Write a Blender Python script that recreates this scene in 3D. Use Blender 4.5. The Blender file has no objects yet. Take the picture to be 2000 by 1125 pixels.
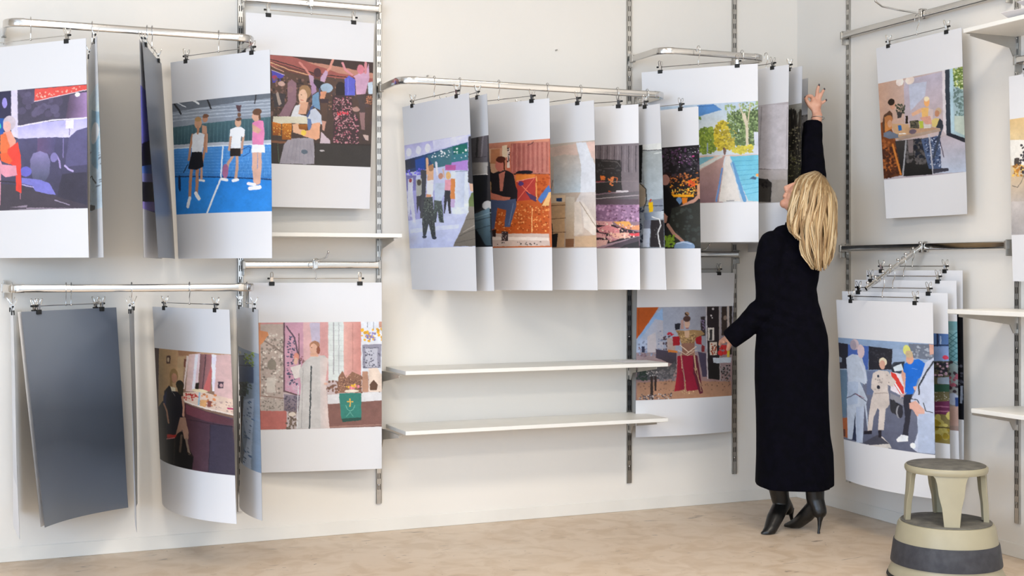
import bpy, bmesh, math, random
import numpy as np
from mathutils import Vector, Matrix
PI=math.pi
C=bpy.context.scene.collection
scene=bpy.context.scene
# ------------------------------------------------------------------ camera, light, exposure
YAW=math.radians(22.8)
cam_d=bpy.data.cameras.new('camera'); cam_o=bpy.data.objects.new('camera',cam_d); C.objects.link(cam_o)
cam_o.location=(-4.0513,-5.7193,1.215); cam_o.rotation_euler=(PI/2,0,-YAW)
cam_d.sensor_fit='HORIZONTAL'; cam_d.sensor_width=36.0; cam_d.lens=2510/2000*36.0
cam_d.shift_x=0.0; cam_d.shift_y=-(562.5-525)/2000
cam_d.clip_start=0.1; cam_d.clip_end=60
scene.camera=cam_o
scene.view_settings.view_transform='Standard'; scene.view_settings.look='None'
scene.view_settings.gamma=1.0; scene.view_settings.use_curve_mapping=False
scene.view_settings.exposure=0.04
w=bpy.data.worlds.new('daylight'); scene.world=w; w.use_nodes=True
nt=w.node_tree; nt.nodes.clear()
wo=nt.nodes.new('ShaderNodeOutputWorld'); wb=nt.nodes.new('ShaderNodeBackground')
wb.inputs[0].default_value=(0.72,0.82,1.0,1); wb.inputs[1].default_value=1.6
nt.links.new(wb.outputs[0],wo.inputs[0])
def area(name,loc,rot,sx,sy,col,power):
    l=bpy.data.lights.new(name,'AREA'); l.shape='RECTANGLE'; l.size=sx; l.size_y=sy; l.color=col; l.energy=power
    o=bpy.data.objects.new(name,l); o.location=loc; o.rotation_euler=rot; C.objects.link(o); return o
# daylight entering through the big left windows and the shop front behind the camera
area('window_daylight_left',(-8.35,-6.0,1.75),(PI/2,0,-PI/2),4.6,2.1,(0.52,0.72,1.0),245)
area('window_daylight_front',(-4.2,-9.35,2.1),(PI/2,0,0),7.4,1.9,(0.66,0.84,1.0),108)
# warm ceiling fittings (fixtures built with the room)
LAMPS=[(-4.2,-3.4),(-1.4,-3.2),(-4.2,-6.0),(-1.4,-6.0)]
for (lx,ly) in LAMPS:
    area('ceiling_lamp_light',(lx,ly,3.30),(0,0,0),1.2,0.6,(1.0,0.92,0.81),47)

# ------------------------------------------------------------------ helpers
def lin(h):
    h=h.lstrip('#'); c=[int(h[i:i+2],16)/255 for i in(0,2,4)]
    return tuple(((v+.055)/1.055)**2.4 if v>.04045 else v/12.92 for v in c)
def tag(o,label=None,cat=None,group=None,kind=None):
    if label: o['label']=label
    if cat: o['category']=cat
    if group: o['group']=group
    if kind: o['kind']=kind
    return o
def empty(name,loc,rz=0):
    o=bpy.data.objects.new(name,None); o.empty_display_size=.05; o.location=loc; o.rotation_euler=(0,0,rz); C.objects.link(o); return o
def basis(d):
    d=Vector(d).normalized(); up=Vector((0,0,1)) if abs(d.z)<.95 else Vector((0,1,0))
    x=d.cross(up).normalized(); y=x.cross(d).normalized(); return x,y
class MB:
    def __init__(s): s.v=[]; s.f=[]
    def add(s,vs,fs):
        n=len(s.v); s.v+= [tuple(p) for p in vs]; s.f+=[tuple(i+n for i in f) for f in fs]
    def box(s,c,size,rz=0,bev=0):
        x,y,z=[k/2 for k in size]; ca,sa=math.cos(rz),math.sin(rz); vs=[]
        for dz in(-z,z):
            for dx,dy in((-x,-y),(x,-y),(x,y),(-x,y)): vs.append((c[0]+dx*ca-dy*sa,c[1]+dx*sa+dy*ca,c[2]+dz))
        s.add(vs,[(3,2,1,0),(4,5,6,7),(0,1,5,4),(1,2,6,5),(2,3,7,6),(3,0,4,7)])
    def rings(s,R,cap=True,closed=False):
        n=len(R[0]); vs=[p for r in R for p in r]; fs=[]; m=len(R)
        for i in range(m if closed else m-1):
            j=(i+1)%m
            for k in range(n): fs.append((i*n+k,i*n+(k+1)%n,j*n+(k+1)%n,j*n+k))
        if cap and not closed: fs+= [tuple(range(n))[::-1],tuple((m-1)*n+k for k in range(n))]
        s.add(vs,fs)
    def tube(s,path,rx,ry=None,n=10,up=None,closed=False,sq=1.0):
        path=[Vector(p) for p in path]; m=len(path); R=[]; prev=None
        for i,p in enumerate(path):
            a=path[i-1] if (i>0 or closed) else p; b=path[(i+1)%m] if (i<m-1 or closed) else p
            d=(b-a).normalized()
            if up is not None:
                u=Vector(up); x=d.cross(u).normalized(); y=x.cross(d).normalized()
            elif prev is None: x,y=basis(d)
            else:
                x=(prev-d*prev.dot(d)).normalized(); y=x.cross(d).normalized()
            prev=x
            a1=rx[i] if isinstance(rx,(list,tuple)) else rx; b1=(ry[i] if isinstance(ry,(list,tuple)) else ry) if ry is not None else a1
            pw=lambda v:math.copysign(abs(v)**sq,v)
            R.append([p+x*(a1*pw(math.cos(2*PI*k/n)))+y*(b1*pw(math.sin(2*PI*k/n))) for k in range(n)])
        s.rings(R,closed=closed)
    def lathe(s,c,prof,n=48):
        R=[[(c[0]+r*math.cos(2*PI*k/n),c[1]+r*math.sin(2*PI*k/n),c[2]+z) for k in range(n)] for r,z in prof]
        s.rings(R)
    def capsule(s,a,ra,b,rb,n=18,flat=1.0):
        a=Vector(a);b=Vector(b); d=(b-a); L=d.length; d=d.normalized() if L>1e-6 else Vector((0,0,1)); x,y=basis(d); R=[]
        for t in (-80,-55,-30,0):
            t=math.radians(t); R.append([a+d*(ra*math.sin(t))+(x*math.cos(2*PI*k/n)+y*(flat*math.sin(2*PI*k/n)))*(ra*math.cos(t)) for k in range(n)])
        for q in (.33,.66):
            r=ra+(rb-ra)*q; p=a+(b-a)*q; R.append([p+(x*math.cos(2*PI*k/n)+y*(flat*math.sin(2*PI*k/n)))*r for k in range(n)])
        for t in (0,30,55,80):
            t=math.radians(t); R.append([b+d*(rb*math.sin(t))+(x*math.cos(2*PI*k/n)+y*(flat*math.sin(2*PI*k/n)))*(rb*math.cos(t)) for k in range(n)])
        s.rings(R)
    def chain(s,pts,flat=1.0):
        for (p,r),(p2,r2) in zip(pts,pts[1:]): s.capsule(p,r,p2,r2,flat=flat)
    def ball(s,c,r,n=20,sc=(1,1,1),axes=None):
        c=Vector(c); A=axes or (Vector((1,0,0)),Vector((0,1,0)),Vector((0,0,1))); R=[]
        for i in range(1,n//2):
            t=-PI/2+PI*i/(n//2)
            R.append([c+A[0]*(r*sc[0]*math.cos(t)*math.cos(2*PI*k/n))+A[1]*(r*sc[1]*math.cos(t)*math.sin(2*PI*k/n))+A[2]*(r*sc[2]*math.sin(t)) for k in range(n)])
        s.rings(R)
    def build(s,name,mat,parent=None,smooth=True,bevel=0,loc=None,auto=True):
        me=bpy.data.meshes.new(name); off=Vector((0,0,0))
        if loc is not None: off=Vector(loc)
        elif parent is not None and parent.get('_abs'): off=Vector(parent.location)
        me.from_pydata([(v[0]-off.x,v[1]-off.y,v[2]-off.z) for v in s.v],[],s.f)
        bm=bmesh.new(); bm.from_mesh(me); bmesh.ops.recalc_face_normals(bm,faces=bm.faces); bm.to_mesh(me); bm.free()
        o=bpy.data.objects.new(name,me); C.objects.link(o)
        if mat: me.materials.append(mat)
        if smooth:
            for p in me.polygons: p.use_smooth=True
            if auto: me.set_sharp_from_angle(angle=math.radians(40))
        if bevel:
            b=o.modifiers.new('bevel','BEVEL'); b.width=bevel; b.segments=2; b.limit_method='ANGLE'
        if parent is not None: o.parent=parent
        if loc is not None: o.location=loc
        return o
def root(name,loc,label,cat,group=None):
    o=empty(name,loc); o['_abs']=1; return tag(o,label,cat,group)
def remeshed(mb,name,mat,parent,voxel,smooth,iters=6,floor=None,post=None):
    tmp=mb.build(name+'_raw',None,parent); 
    m=tmp.modifiers.new('r','REMESH'); m.mode='VOXEL'; m.voxel_size=voxel
    sm=tmp.modifiers.new('s','SMOOTH'); sm.factor=smooth; sm.iterations=iters
    bpy.context.view_layer.update()
    dg=bpy.context.evaluated_depsgraph_get(); me=bpy.data.meshes.new_from_object(tmp.evaluated_get(dg))
    bpy.data.objects.remove(tmp)
    me.name=name; me.materials.clear(); me.materials.append(mat)
    n=len(me.vertices); co=np.empty(n*3,'f'); me.vertices.foreach_get('co',co); co=co.reshape(-1,3)
    off=np.array(parent.location) if parent.get('_abs') else np.zeros(3)
    co=co+off
    if floor is not None: co[:,2]=np.maximum(co[:,2],floor)
    if post: co=post(co)
    co=(co-off).astype('f'); me.vertices.foreach_set('co',co.ravel()); me.update()
    for p in me.polygons: p.use_smooth=True
    o=bpy.data.objects.new(name,me); C.objects.link(o); o.parent=parent; return o

# ------------------------------------------------------------------ materials (all procedural)
def mat(name,col,rough=.5,metal=0,spec=.5,bump=0,bscale=60,var=0,vscale=4,detail=3,col2=None,coat=0):
    m=bpy.data.materials.new(name); m.use_nodes=True; t=m.node_tree; N=t.nodes; L=t.links; b=N['Principled BSDF']
    c=lin(col) if isinstance(col,str) else col
    b.inputs['Base Color'].default_value=(*c,1); b.inputs['Roughness'].default_value=rough; b.inputs['Metallic'].default_value=metal
    b.inputs['Specular IOR Level'].default_value=spec; b.inputs['Coat Weight'].default_value=coat
    tc=N.new('ShaderNodeTexCoord')
    n=N.new('ShaderNodeTexNoise'); n.inputs['Scale'].default_value=vscale; n.inputs['Detail'].default_value=detail; L.new(tc.outputs['Object'],n.inputs['Vector'])
    r=N.new('ShaderNodeValToRGB'); r.color_ramp.elements[0].position=.35; r.color_ramp.elements[1].position=.65
    c2=lin(col2) if isinstance(col2,str) else (col2 or tuple(v*(1-var) for v in c))
    r.color_ramp.elements[0].color=(*c2,1); r.color_ramp.elements[1].color=(*c,1)
    L.new(n.outputs['Fac'],r.inputs['Fac']); L.new(r.outputs['Color'],b.inputs['Base Color'])
    if bump:
        n2=N.new('ShaderNodeTexNoise'); n2.inputs['Scale'].default_value=bscale; n2.inputs['Detail'].default_value=4; L.new(tc.outputs['Object'],n2.inputs['Vector'])
        bp=N.new('ShaderNodeBump'); bp.inputs['Strength'].default_value=bump; bp.inputs['Distance'].default_value=.01; L.new(n2.outputs['Fac'],bp.inputs['Height']); L.new(bp.outputs['Normal'],b.inputs['Normal'])
    return m
M={}
M['wall']=mat('wall_paint','#e8e3db',.75,var=.025,vscale=1.3,bump=.06,bscale=25,spec=.25)
M['trim']=mat('trim_paint','#e6e2da',.55,var=.05,vscale=5,bump=.05,bscale=30)
M['ceiling']=mat('ceiling_paint','#e2e0dc',.8)
M['chrome']=mat('chrome_steel','#cfcdca',.15,metal=1,var=.06,vscale=6)
M['chrome_soft']=mat('brushed_steel','#c8c6c2',.28,metal=1,var=.2,vscale=14)
M['bracket']=mat('bracket_metal','#b9b5ae',.38,metal=.75,var=.08,vscale=12)
M['rubber']=mat('black_rubber','#141414',.6,var=.2,vscale=40)
M['shelf']=mat('shelf_laminate','#e9e7e1',.4,var=.05,vscale=7)
M['steelcream']=mat('cream_enamel','#a19a82',.42,var=.10,vscale=9,bump=.05,bscale=20)
M['tread']=mat('ribbed_tread_rubber','#6d6a62',.75,col2='#55534e',vscale=22,bump=.2,bscale=120)
M['band']=mat('dark_band_rubber','#2b2c33',.6,col2='#393a40',vscale=30,bump=.1,bscale=60)
M['coat']=mat('navy_wool','#0a0912',.95,col2='#07070c',vscale=30,bump=.2,bscale=300,spec=.06)
M['leather']=mat('black_leather','#0a0909',.36,col2='#100f0f',vscale=12,bump=.15,bscale=45,spec=.5)
M['skin']=mat('skin','#d3a188',.5,col2='#c9937b',vscale=18)
M['nail']=mat('dark_nail_polish','#3a3238',.2)
M['silver']=mat('silver','#d0d0d0',.2,metal=1)
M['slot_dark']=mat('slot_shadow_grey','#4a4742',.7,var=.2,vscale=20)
M['paper_plain']=mat('plain_paper','#ece9ec',.6,var=.03,vscale=6)
# floor: worn beige screed
def floor_mat():
    m=bpy.data.materials.new('worn_beige_floor'); m.use_nodes=True; t=m.node_tree; N=t.nodes; L=t.links; b=N['Principled BSDF']
    tc=N.new('ShaderNodeTexCoord')
    def noise(sc,det,dist=0,stretch=None):
        n=N.new('ShaderNodeTexNoise'); n.inputs['Scale'].default_value=sc; n.inputs['Detail'].default_value=det; n.inputs['Distortion'].default_value=dist
        if stretch:
            mp=N.new('ShaderNodeMapping'); mp.inputs['Scale'].default_value=stretch; L.new(tc.outputs['Object'],mp.inputs['Vector']); L.new(mp.outputs['Vector'],n.inputs['Vector'])
        else: L.new(tc.outputs['Object'],n.inputs['Vector'])
        return n
    def ramp(n,p0,c0,p1,c1):
        r=N.new('ShaderNodeValToRGB'); r.color_ramp.elements[0].position=p0; r.color_ramp.elements[0].color=(*c0,1); r.color_ramp.elements[1].position=p1; r.color_ramp.elements[1].color=(*c1,1)
        L.new(n.outputs['Fac'],r.inputs['Fac']); return r
    base=ramp(noise(1.1,4,.4),.35,lin('#cab39a'),.65,lin('#d4c2ad'))
    fine=ramp(noise(9,6,.8),.38,lin('#bca58c'),.56,lin('#d9c8b6'))
    mx=N.new('ShaderNodeMix'); mx.data_type='RGBA'; mx.inputs[0].default_value=.4; L.new(base.outputs[0],mx.inputs[6]); L.new(fine.outputs[0],mx.inputs[7])
    sc=ramp(noise(5,3,1.4,(1,4,1)),.28,(1,1,1),.33,(0,0,0))
    mx2=N.new('ShaderNodeMix'); mx2.data_type='RGBA'; L.new(sc.outputs[0],mx2.inputs[0]); L.new(mx.outputs[2],mx2.inputs[6]); mx2.inputs[7].default_value=(*lin('#9c8b7c'),1)
    sp=ramp(noise(38,2,.3),.24,(1,1,1),.27,(0,0,0))
    mx3=N.new('ShaderNodeMix'); mx3.data_type='RGBA'; L.new(sp.outputs[0],mx3.inputs[0]); L.new(mx2.outputs[2],mx3.inputs[6]); mx3.inputs[7].default_value=(*lin('#7d7064'),1)
    L.new(mx3.outputs[2],b.inputs['Base Color'])
    rr=ramp(noise(3,4),.3,(.32,.32,.32),.7,(.5,.5,.5)); L.new(rr.outputs[0],b.inputs['Roughness']); b.inputs['Specular IOR Level'].default_value=.4
    bp=N.new('ShaderNodeBump'); bp.inputs['Strength'].default_value=.08; bp.inputs['Distance'].default_value=.01; L.new(noise(14,5).outputs['Fac'],bp.inputs['Height']); L.new(bp.outputs['Normal'],b.inputs['Normal'])
    return m
M['floor']=floor_mat()
def paper_mat():
    m=bpy.data.materials.new('printed_photo_paper'); m.use_nodes=True; t=m.node_tree; N=t.nodes; b=N['Principled BSDF']
    a=N.new('ShaderNodeAttribute'); a.attribute_name='Col'; t.links.new(a.outputs['Color'],b.inputs['Base Color'])
    b.inputs['Roughness'].default_value=.48; b.inputs['Specular IOR Level'].default_value=.35
    return m
M['print']=paper_mat()
def back_mat():
    # grey satin back; a soft middle band is darker than the top and bottom
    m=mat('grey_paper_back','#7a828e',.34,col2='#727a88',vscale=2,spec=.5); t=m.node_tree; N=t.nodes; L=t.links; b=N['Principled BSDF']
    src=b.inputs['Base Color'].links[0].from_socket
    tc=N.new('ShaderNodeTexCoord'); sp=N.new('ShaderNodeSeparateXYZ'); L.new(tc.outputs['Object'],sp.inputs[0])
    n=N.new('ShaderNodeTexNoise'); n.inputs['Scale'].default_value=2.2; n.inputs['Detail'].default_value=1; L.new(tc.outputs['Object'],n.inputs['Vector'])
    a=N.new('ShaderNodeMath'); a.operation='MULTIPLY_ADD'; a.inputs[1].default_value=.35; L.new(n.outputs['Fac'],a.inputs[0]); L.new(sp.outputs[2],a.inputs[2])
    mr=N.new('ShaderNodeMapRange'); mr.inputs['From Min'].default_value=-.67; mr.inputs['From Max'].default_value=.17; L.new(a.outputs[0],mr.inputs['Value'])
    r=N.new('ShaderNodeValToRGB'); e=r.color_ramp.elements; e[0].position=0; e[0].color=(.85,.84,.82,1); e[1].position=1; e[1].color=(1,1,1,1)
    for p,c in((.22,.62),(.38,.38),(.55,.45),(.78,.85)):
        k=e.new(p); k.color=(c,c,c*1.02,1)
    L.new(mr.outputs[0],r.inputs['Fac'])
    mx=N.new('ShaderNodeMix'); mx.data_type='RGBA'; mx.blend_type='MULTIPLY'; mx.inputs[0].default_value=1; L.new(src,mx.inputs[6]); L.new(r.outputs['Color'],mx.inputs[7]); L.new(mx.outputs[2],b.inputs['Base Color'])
    return m
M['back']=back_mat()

# ------------------------------------------------------------------ the room
XL,YF,ZC=-8.6,-9.6,3.4
def struct(o): o['kind']='structure'; return o
def slab(name,c,size,m): mb=MB(); mb.box(c,size); return struct(mb.build(name,m,smooth=False))
slab('floor',((XL)/2,YF/2,-.05),(-XL+.4,-YF+.4,.1),M['floor'])
slab('ceiling',((XL)/2,YF/2,ZC+.05),(-XL+.4,-YF+.4,.1),M['ceiling'])
slab('wall_back',(XL/2,.1,ZC/2),(-XL+.4,.2,ZC),M['wall'])
slab('wall_right',(.1,YF/2,ZC/2),(.2,-YF+.0,ZC),M['wall'])
def wall_with_hole(name,horizontal,fixed,a0,a1,h0,h1,z0,z1):
    mb=MB(); 
    def b(u0,u1,q0,q1):
        if horizontal: mb.box(((u0+u1)/2,fixed,(q0+q1)/2),(u1-u0,.2,q1-q0))
        else: mb.box((fixed,(u0+u1)/2,(q0+q1)/2),(.2,u1-u0,q1-q0))
    b(a0,a1,0,z0); b(a0,a1,z1,ZC); b(a0,h0,z0,z1); b(h1,a1,z0,z1)
    return struct(mb.build(name,M['wall'],smooth=False))
wall_with_hole('wall_left',False,XL,YF,0,-8.4,-3.6,.6,2.9)
wall_with_hole('wall_front',True,YF,XL,0,-8.0,-.4,.4,3.1)
def window(name,horizontal,fixed,h0,h1,z0,z1,n):
    mb=MB(); w_=.07
    def b(u0,u1,q0,q1):
        if horizontal: mb.box(((u0+u1)/2,fixed,(q0+q1)/2),(u1-u0,.1,q1-q0))
        else: mb.box((fixed,(u0+u1)/2,(q0+q1)/2),(.1,u1-u0,q1-q0))
    b(h0,h1,z0,z0+w_); b(h0,h1,z1-w_,z1)
    for i in range(n+1):
        u=h0+(h1-h0-w_)*i/n; b(u,u+w_,z0,z1)
    return struct(mb.build(name,M['trim'],smooth=False))
window('window_1',False,XL,-8.4,-3.6,.6,2.9,3)
window('window_2',True,YF,-8.0,-.4,.4,3.1,5)
mb=MB(); mb.box((XL/2,-.0025,.03),(-XL,.005,.06)); struct(mb.build('baseboard_back',M['trim'],smooth=False,bevel=.003))
mb=MB(); mb.box((-.0025,YF/2,.03),(.005,-YF,.06)); struct(mb.build('baseboard_right',M['trim'],smooth=False,bevel=.003))
M['lamp_glow']=mat('lamp_diffuser','#fff0dc',.5)
b_=M['lamp_glow'].node_tree.nodes['Principled BSDF']; b_.inputs['Emission Color'].default_value=(1,.87,.7,1); b_.inputs['Emission Strength'].default_value=2.0
for i,(lx,ly) in enumerate(LAMPS):
    r_=root('ceiling_light',(lx,ly,3.36),'long ceiling light fitting, %s'%['left of the pair near the back wall','right of the pair near the back wall','left of the pair above the camera','right of the pair above the camera'][i],'ceiling light','ceiling light fittings')
    mb=MB(); mb.box((lx,ly,3.37),(1.3,.7,.06)); mb.build('housing',M['trim'],r_,smooth=False,bevel=.005)
    mb=MB(); mb.box((lx,ly,3.335),(1.2,.6,.01)); mb.build('diffuser',M['lamp_glow'],r_,smooth=False)

# ------------------------------------------------------------------ slotted uprights
def upright(axis,pos,z0,z1,label):
    # ladder-like channel with pairs of slots every 50 mm
    if axis=='x': loc=(pos,-.007,z0); 
    else: loc=(-.007,pos,z0)
    r=root('slotted_upright',loc,label,'shelf upright','slotted steel uprights on the walls')
    def bx(mb,u,dep,z,su,sd,sz):
        if axis=='x': mb.box((pos+u,-dep,z),(su,sd,sz))
        else: mb.box((-dep,pos+u,z),(sd,su,sz))
    mb=MB(); W=.025; D=.012
    for u in(-W/2+.003,0,W/2-.003): bx(mb,u,D-.001,(z0+z1)/2,.0055,.002,z1-z0)
    z=z0
    bx(mb,0,D-.0012,z0+.02,W-.002,.0018,.04)
    z=z0+.04
    while z<z1:
        bx(mb,0,D-.0012,z+.012,W-.002,.0018,.024); z+=.05
    for u in(-W/2+.001,W/2-.001): bx(mb,u,D/2,(z0+z1)/2,.002,D,z1-z0)
    mb.build('channel',M['chrome_soft'],r,smooth=False)
    mb=MB(); bx(mb,0,.0015,(z0+z1)/2,W-.004,.001,z1-z0); mb.build('slot_shade_strip',M['slot_dark'],r,smooth=False)  # dark-coloured strip stands in for the shade inside the slots
    for zz in (z0+.085,z0+.735,z0+1.385,z0+2.035):
        if zz<z1:
            mb=MB()
            if axis=='x': mb.ball((pos,-D-.001,zz),.0045,n=10,sc=(1,.5,1))
            else: mb.ball((-D-.001,pos,zz),.0045,n=10,sc=(.5,1,1))
            mb.build('screw',M['chrome'],r)
X1,X2,X3,X4=-2.955,-2.318,-1.014,-.397; Y5,Y6=-.4425,-1.571
upright('x',X1,.14,2.95,'steel slotted upright at left, beside the tennis photo and the church photo')
upright('x',X2,.131,2.95,'steel slotted upright between the beer hall photo and the long centre rail')
upright('x',X3,.141,2.95,'steel slotted upright at the right end of the two white shelves')
upright('x',X4,.149,2.95,'steel slotted upright behind the reaching woman, left of the room corner')
upright('y',Y5,.147,2.95,'steel slotted upright just right of the room corner on the right wall')
upright('y',Y6,.147,2.95,'steel slotted upright carrying the shelves at the right edge')

# ------------------------------------------------------------------ rails
def arc(c,r,a0,a1,n=7):
    return [(c[0]+r*math.cos(math.radians(a0+(a1-a0)*i/n)),c[1]+r*math.sin(math.radians(a0+(a1-a0)*i/n))) for i in range(n+1)]
def urail(x0,x1,yr,z,label):
    r=root('hanging_rail',((x0+x1)/2,yr,z),label,'clothes rail','chrome U-shaped hanging rails')
    R=.07
    pts=[(x0,-.03),(x0,yr+R)]+arc((x0+R,yr+R),R,180,270)+arc((x1-R,yr+R),R,270,360)+[(x1,yr+R),(x1,-.03)]
    mb=MB(); mb.tube([(x,y,z) for x,y in pts],.0078,.0155,n=24,up=(0,0,1),sq=.5); mb.build('rail_tube',M['chrome'],r)
    for x,sgn in((x0,1),(x1,-1)):
        mb=MB()
        cx=x+sgn*R; a=arc((cx,yr+R),R,180 if sgn>0 else 360,270)
        mb.tube([(q[0],q[1],z) for q in a],.0088,.0166,n=24,up=(0,0,1),sq=.5); mb.build('corner_sleeve',M['chrome'],r)
        mb=MB(); mb.box((x,-.025,z-.005),(.004,.034,.075)); mb.box((x,-.045,z),(.02,.03,.036)); mb.build('wall_bracket',M['bracket'],r,smooth=False,bevel=.002)
    return r
urail(-3.93,X1,-.32,2.183,'upper left chrome rail carrying the lounge and tennis photos')
urail(-3.93,X1,-.32,1.137,'lower left chrome rail carrying the grey backed sheets and dressing room photo')
urail(X2,X3+.03,-.34,2.045,'long centre chrome rail carrying seven overlapping photos')
urail(X3,X4-.02,-.33,2.262,'chrome rail next to the corner carrying the swimming pool photo')
def crossbar(axis,a,b,z,label,off=.035):
    r=root('crossbar',((a+b)/2,-off,z) if axis=='x' else (-off,(a+b)/2,z),label,'crossbar','straight chrome crossbars between uprights')
    P=lambda u:(u,-off,z) if axis=='x' else (-off,u,z)
    mb=MB(); mb.tube([P(a),P((a+b)/2),P(b)],.0078,.0155,n=24,up=(0,0,1),sq=.5); mb.build('bar',M['chrome'],r)
    for u in(a,b):
        mb=MB()
        if axis=='x': mb.box((u,-off/2-.006,z-.012),(.004,off+.004,.07)); mb.box((u,-off,z),(.012,.024,.036))
        else: mb.box((-off/2-.006,u,z-.012),(off+.004,.004,.07)); mb.box((-off,u,z),(.024,.012,.036))
        mb.build('end_bracket',M['bracket'],r,smooth=False,bevel=.002)
    return r
crossbar('x',X1+.01,X2-.005,2.41,'chrome crossbar at the top above the beer hall photo')
crossbar('x',X1+.01,X2-.005,1.232,'chrome crossbar above the church photo')
crossbar('x',X3+.01,X4+.01,1.289,'chrome crossbar above the costumed queen photo')
crossbar('y',Y5+.01,Y6+.03,2.381,'chrome crossbar high on the right wall above the family table photo')
crossbar('y',Y5+.02,Y6+.03,1.316,'chrome crossbar on the right wall below the family table photo')
crossbar('y',Y6-.02,-2.5,2.083,'chrome crossbar at the right edge above the partly cut off photo')
def hook_arm(axis,u,z,zt,L,label):
    # face-out arm hooked over a crossbar, tip bent up
    P=(lambda d,zz:(u,-d,zz)) if axis=='x' else (lambda d,zz:(-d,u,zz))
    r=root('hook_arm',P(.035,z),label,'hook arm','upturned hook arms on the crossbars')
    mb=MB(); mb.tube([P(.03,zt),P(.06,zt),P(L*.6,zt+.006),P(L*.88,zt+.014),P(L,zt+.034)],.0042,n=10); mb.ball(P(L,zt+.036),.006,n=10); mb.build('arm',M['chrome'],r)
    mb=MB(); s=.02
    if axis=='x': mb.box((u,-.022,z+.002),(s,.006,.046)); mb.box((u,-.048,z+.004),(s,.006,.04)); mb.box((u,-.035,z+.022),(s,.032,.008))
    else: mb.box((-.022,u,z+.002),(.006,s,.046)); mb.box((-.048,u,z+.004),(.006,s,.04)); mb.box((-.035,u,z+.022),(.032,s,.008))
    mb.build('saddle_clamp',M['chrome'],r,smooth=False,bevel=.002)
hook_arm('x',-2.645,2.41,2.428,.27,'upturned chrome hook arm on the top crossbar over the beer hall photo')
hook_arm('x',-2.625,1.232,1.252,.27,'upturned chrome hook arm on the crossbar above the church photo')
hook_arm('x',-.70,1.289,1.300,.26,'upturned chrome hook arm on the crossbar above the queen photo')
hook_arm('y',-1.02,2.381,2.385,.30,'upturned chrome hook arm high on the right wall over the family table photo')
# waterfall arm
r=root('waterfall_arm',(-.035,-1.022,1.316),'sloping chrome arm with ball stops carrying the racing team photo','hook arm')
A=Vector((-.03,-1.022,1.325)); B=Vector((-.355,-1.022,1.125))
mb=MB(); mb.tube([A,(A+B)/2,B],.006,.011,n=12,up=(0,0,1)); mb.build('sloped_tube',M['chrome'],r)
for i in range(8):
    p=A+(B-A)*(.06+.13*i); mb=MB(); mb.capsule(p+Vector((0,0,.008)),.003,p+Vector((0,0,.016)),.003,n=8); mb.ball(p+Vector((0,0,.021)),.0075,n=14); mb.build('ball_stop',M['chrome'],r)
mb=MB(); mb.box((-.02,-1.022,1.316),(.006,.022,.05)); mb.box((-.049,-1.022,1.312),(.006,.022,.045)); mb.box((-.035,-1.022,1.336),(.034,.022,.006)); mb.build('saddle_clamp',M['chrome'],r,smooth=False,bevel=.002)

# ------------------------------------------------------------------ shelves
def shelf(axis,a,b,depth,z,label,brackets,th=.018,off=.014,group='white wall shelves',down=.06):
    r=root('wall_shelf',((a+b)/2,-depth/2,z) if axis=='x' else (-depth/2,(a+b)/2,z),label,'shelf',group)
    mb=MB()
    if axis=='x': mb.box(((a+b)/2,-(off+depth)/2,z-th/2),(abs(b-a),depth-off,th))
    else: mb.box((-(off+depth)/2,(a+b)/2,z-th/2),(depth-off,abs(b-a),th))
    mb.build('board',M['shelf'],r,smooth=False,bevel=.002)
    for u in brackets:
        mb=MB(); prof=[(.012,z-th),(depth-.02,z-th),(depth-.02,z-th-.012),(.05,z-th-down+.012),(.03,z-th-down-.025),(.012,z-th-down-.025)]
        vs=[]
        for w_ in(-.002,.002):
            for d_,zz in prof: vs.append((u+w_,-d_,zz) if axis=='x' else (-d_,u+w_,zz))
        n=len(prof); mb.add(vs,[tuple(range(n))[::-1],tuple(range(n,2*n))]+[(i,(i+1)%n,n+(i+1)%n,n+i) for i in range(n)])
        if axis=='x': mb.box((u+.006,-depth/2-.02,z-th-.001),(.014,depth-.06,.002))
        else: mb.box((-depth/2-.02,u+.006,z-th-.001),(depth-.06,.014,.002))
        mb.build('bracket',M['bracket'],r,smooth=False)
shelf('x',X1-.05,X2+.035,.25,1.372,'short white shelf below the beer hall photo, right of the tennis photo',(X1,X2+.004))
shelf('x',-2.286,-.962,.31,.763,'upper of the two long white shelves under the centre rail',(X2+.008,X3))
shelf('x',-2.286,-.962,.31,.497,'lower of the two long white shelves under the centre rail',(X2+.008,X3))
shelf('y',Y6+.02,-2.75,.28,2.205,'white shelf at the top right edge with loose white papers on it',(Y6,))
shelf('y',Y6+.045,-2.75,.34,1.048,'middle white shelf at the right edge, beside the overlapping market photos',(Y6,))
shelf('y',Y6-.015,-2.75,.27,.642,'lowest white shelf at the right edge, above the step stool',(Y6,))
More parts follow.
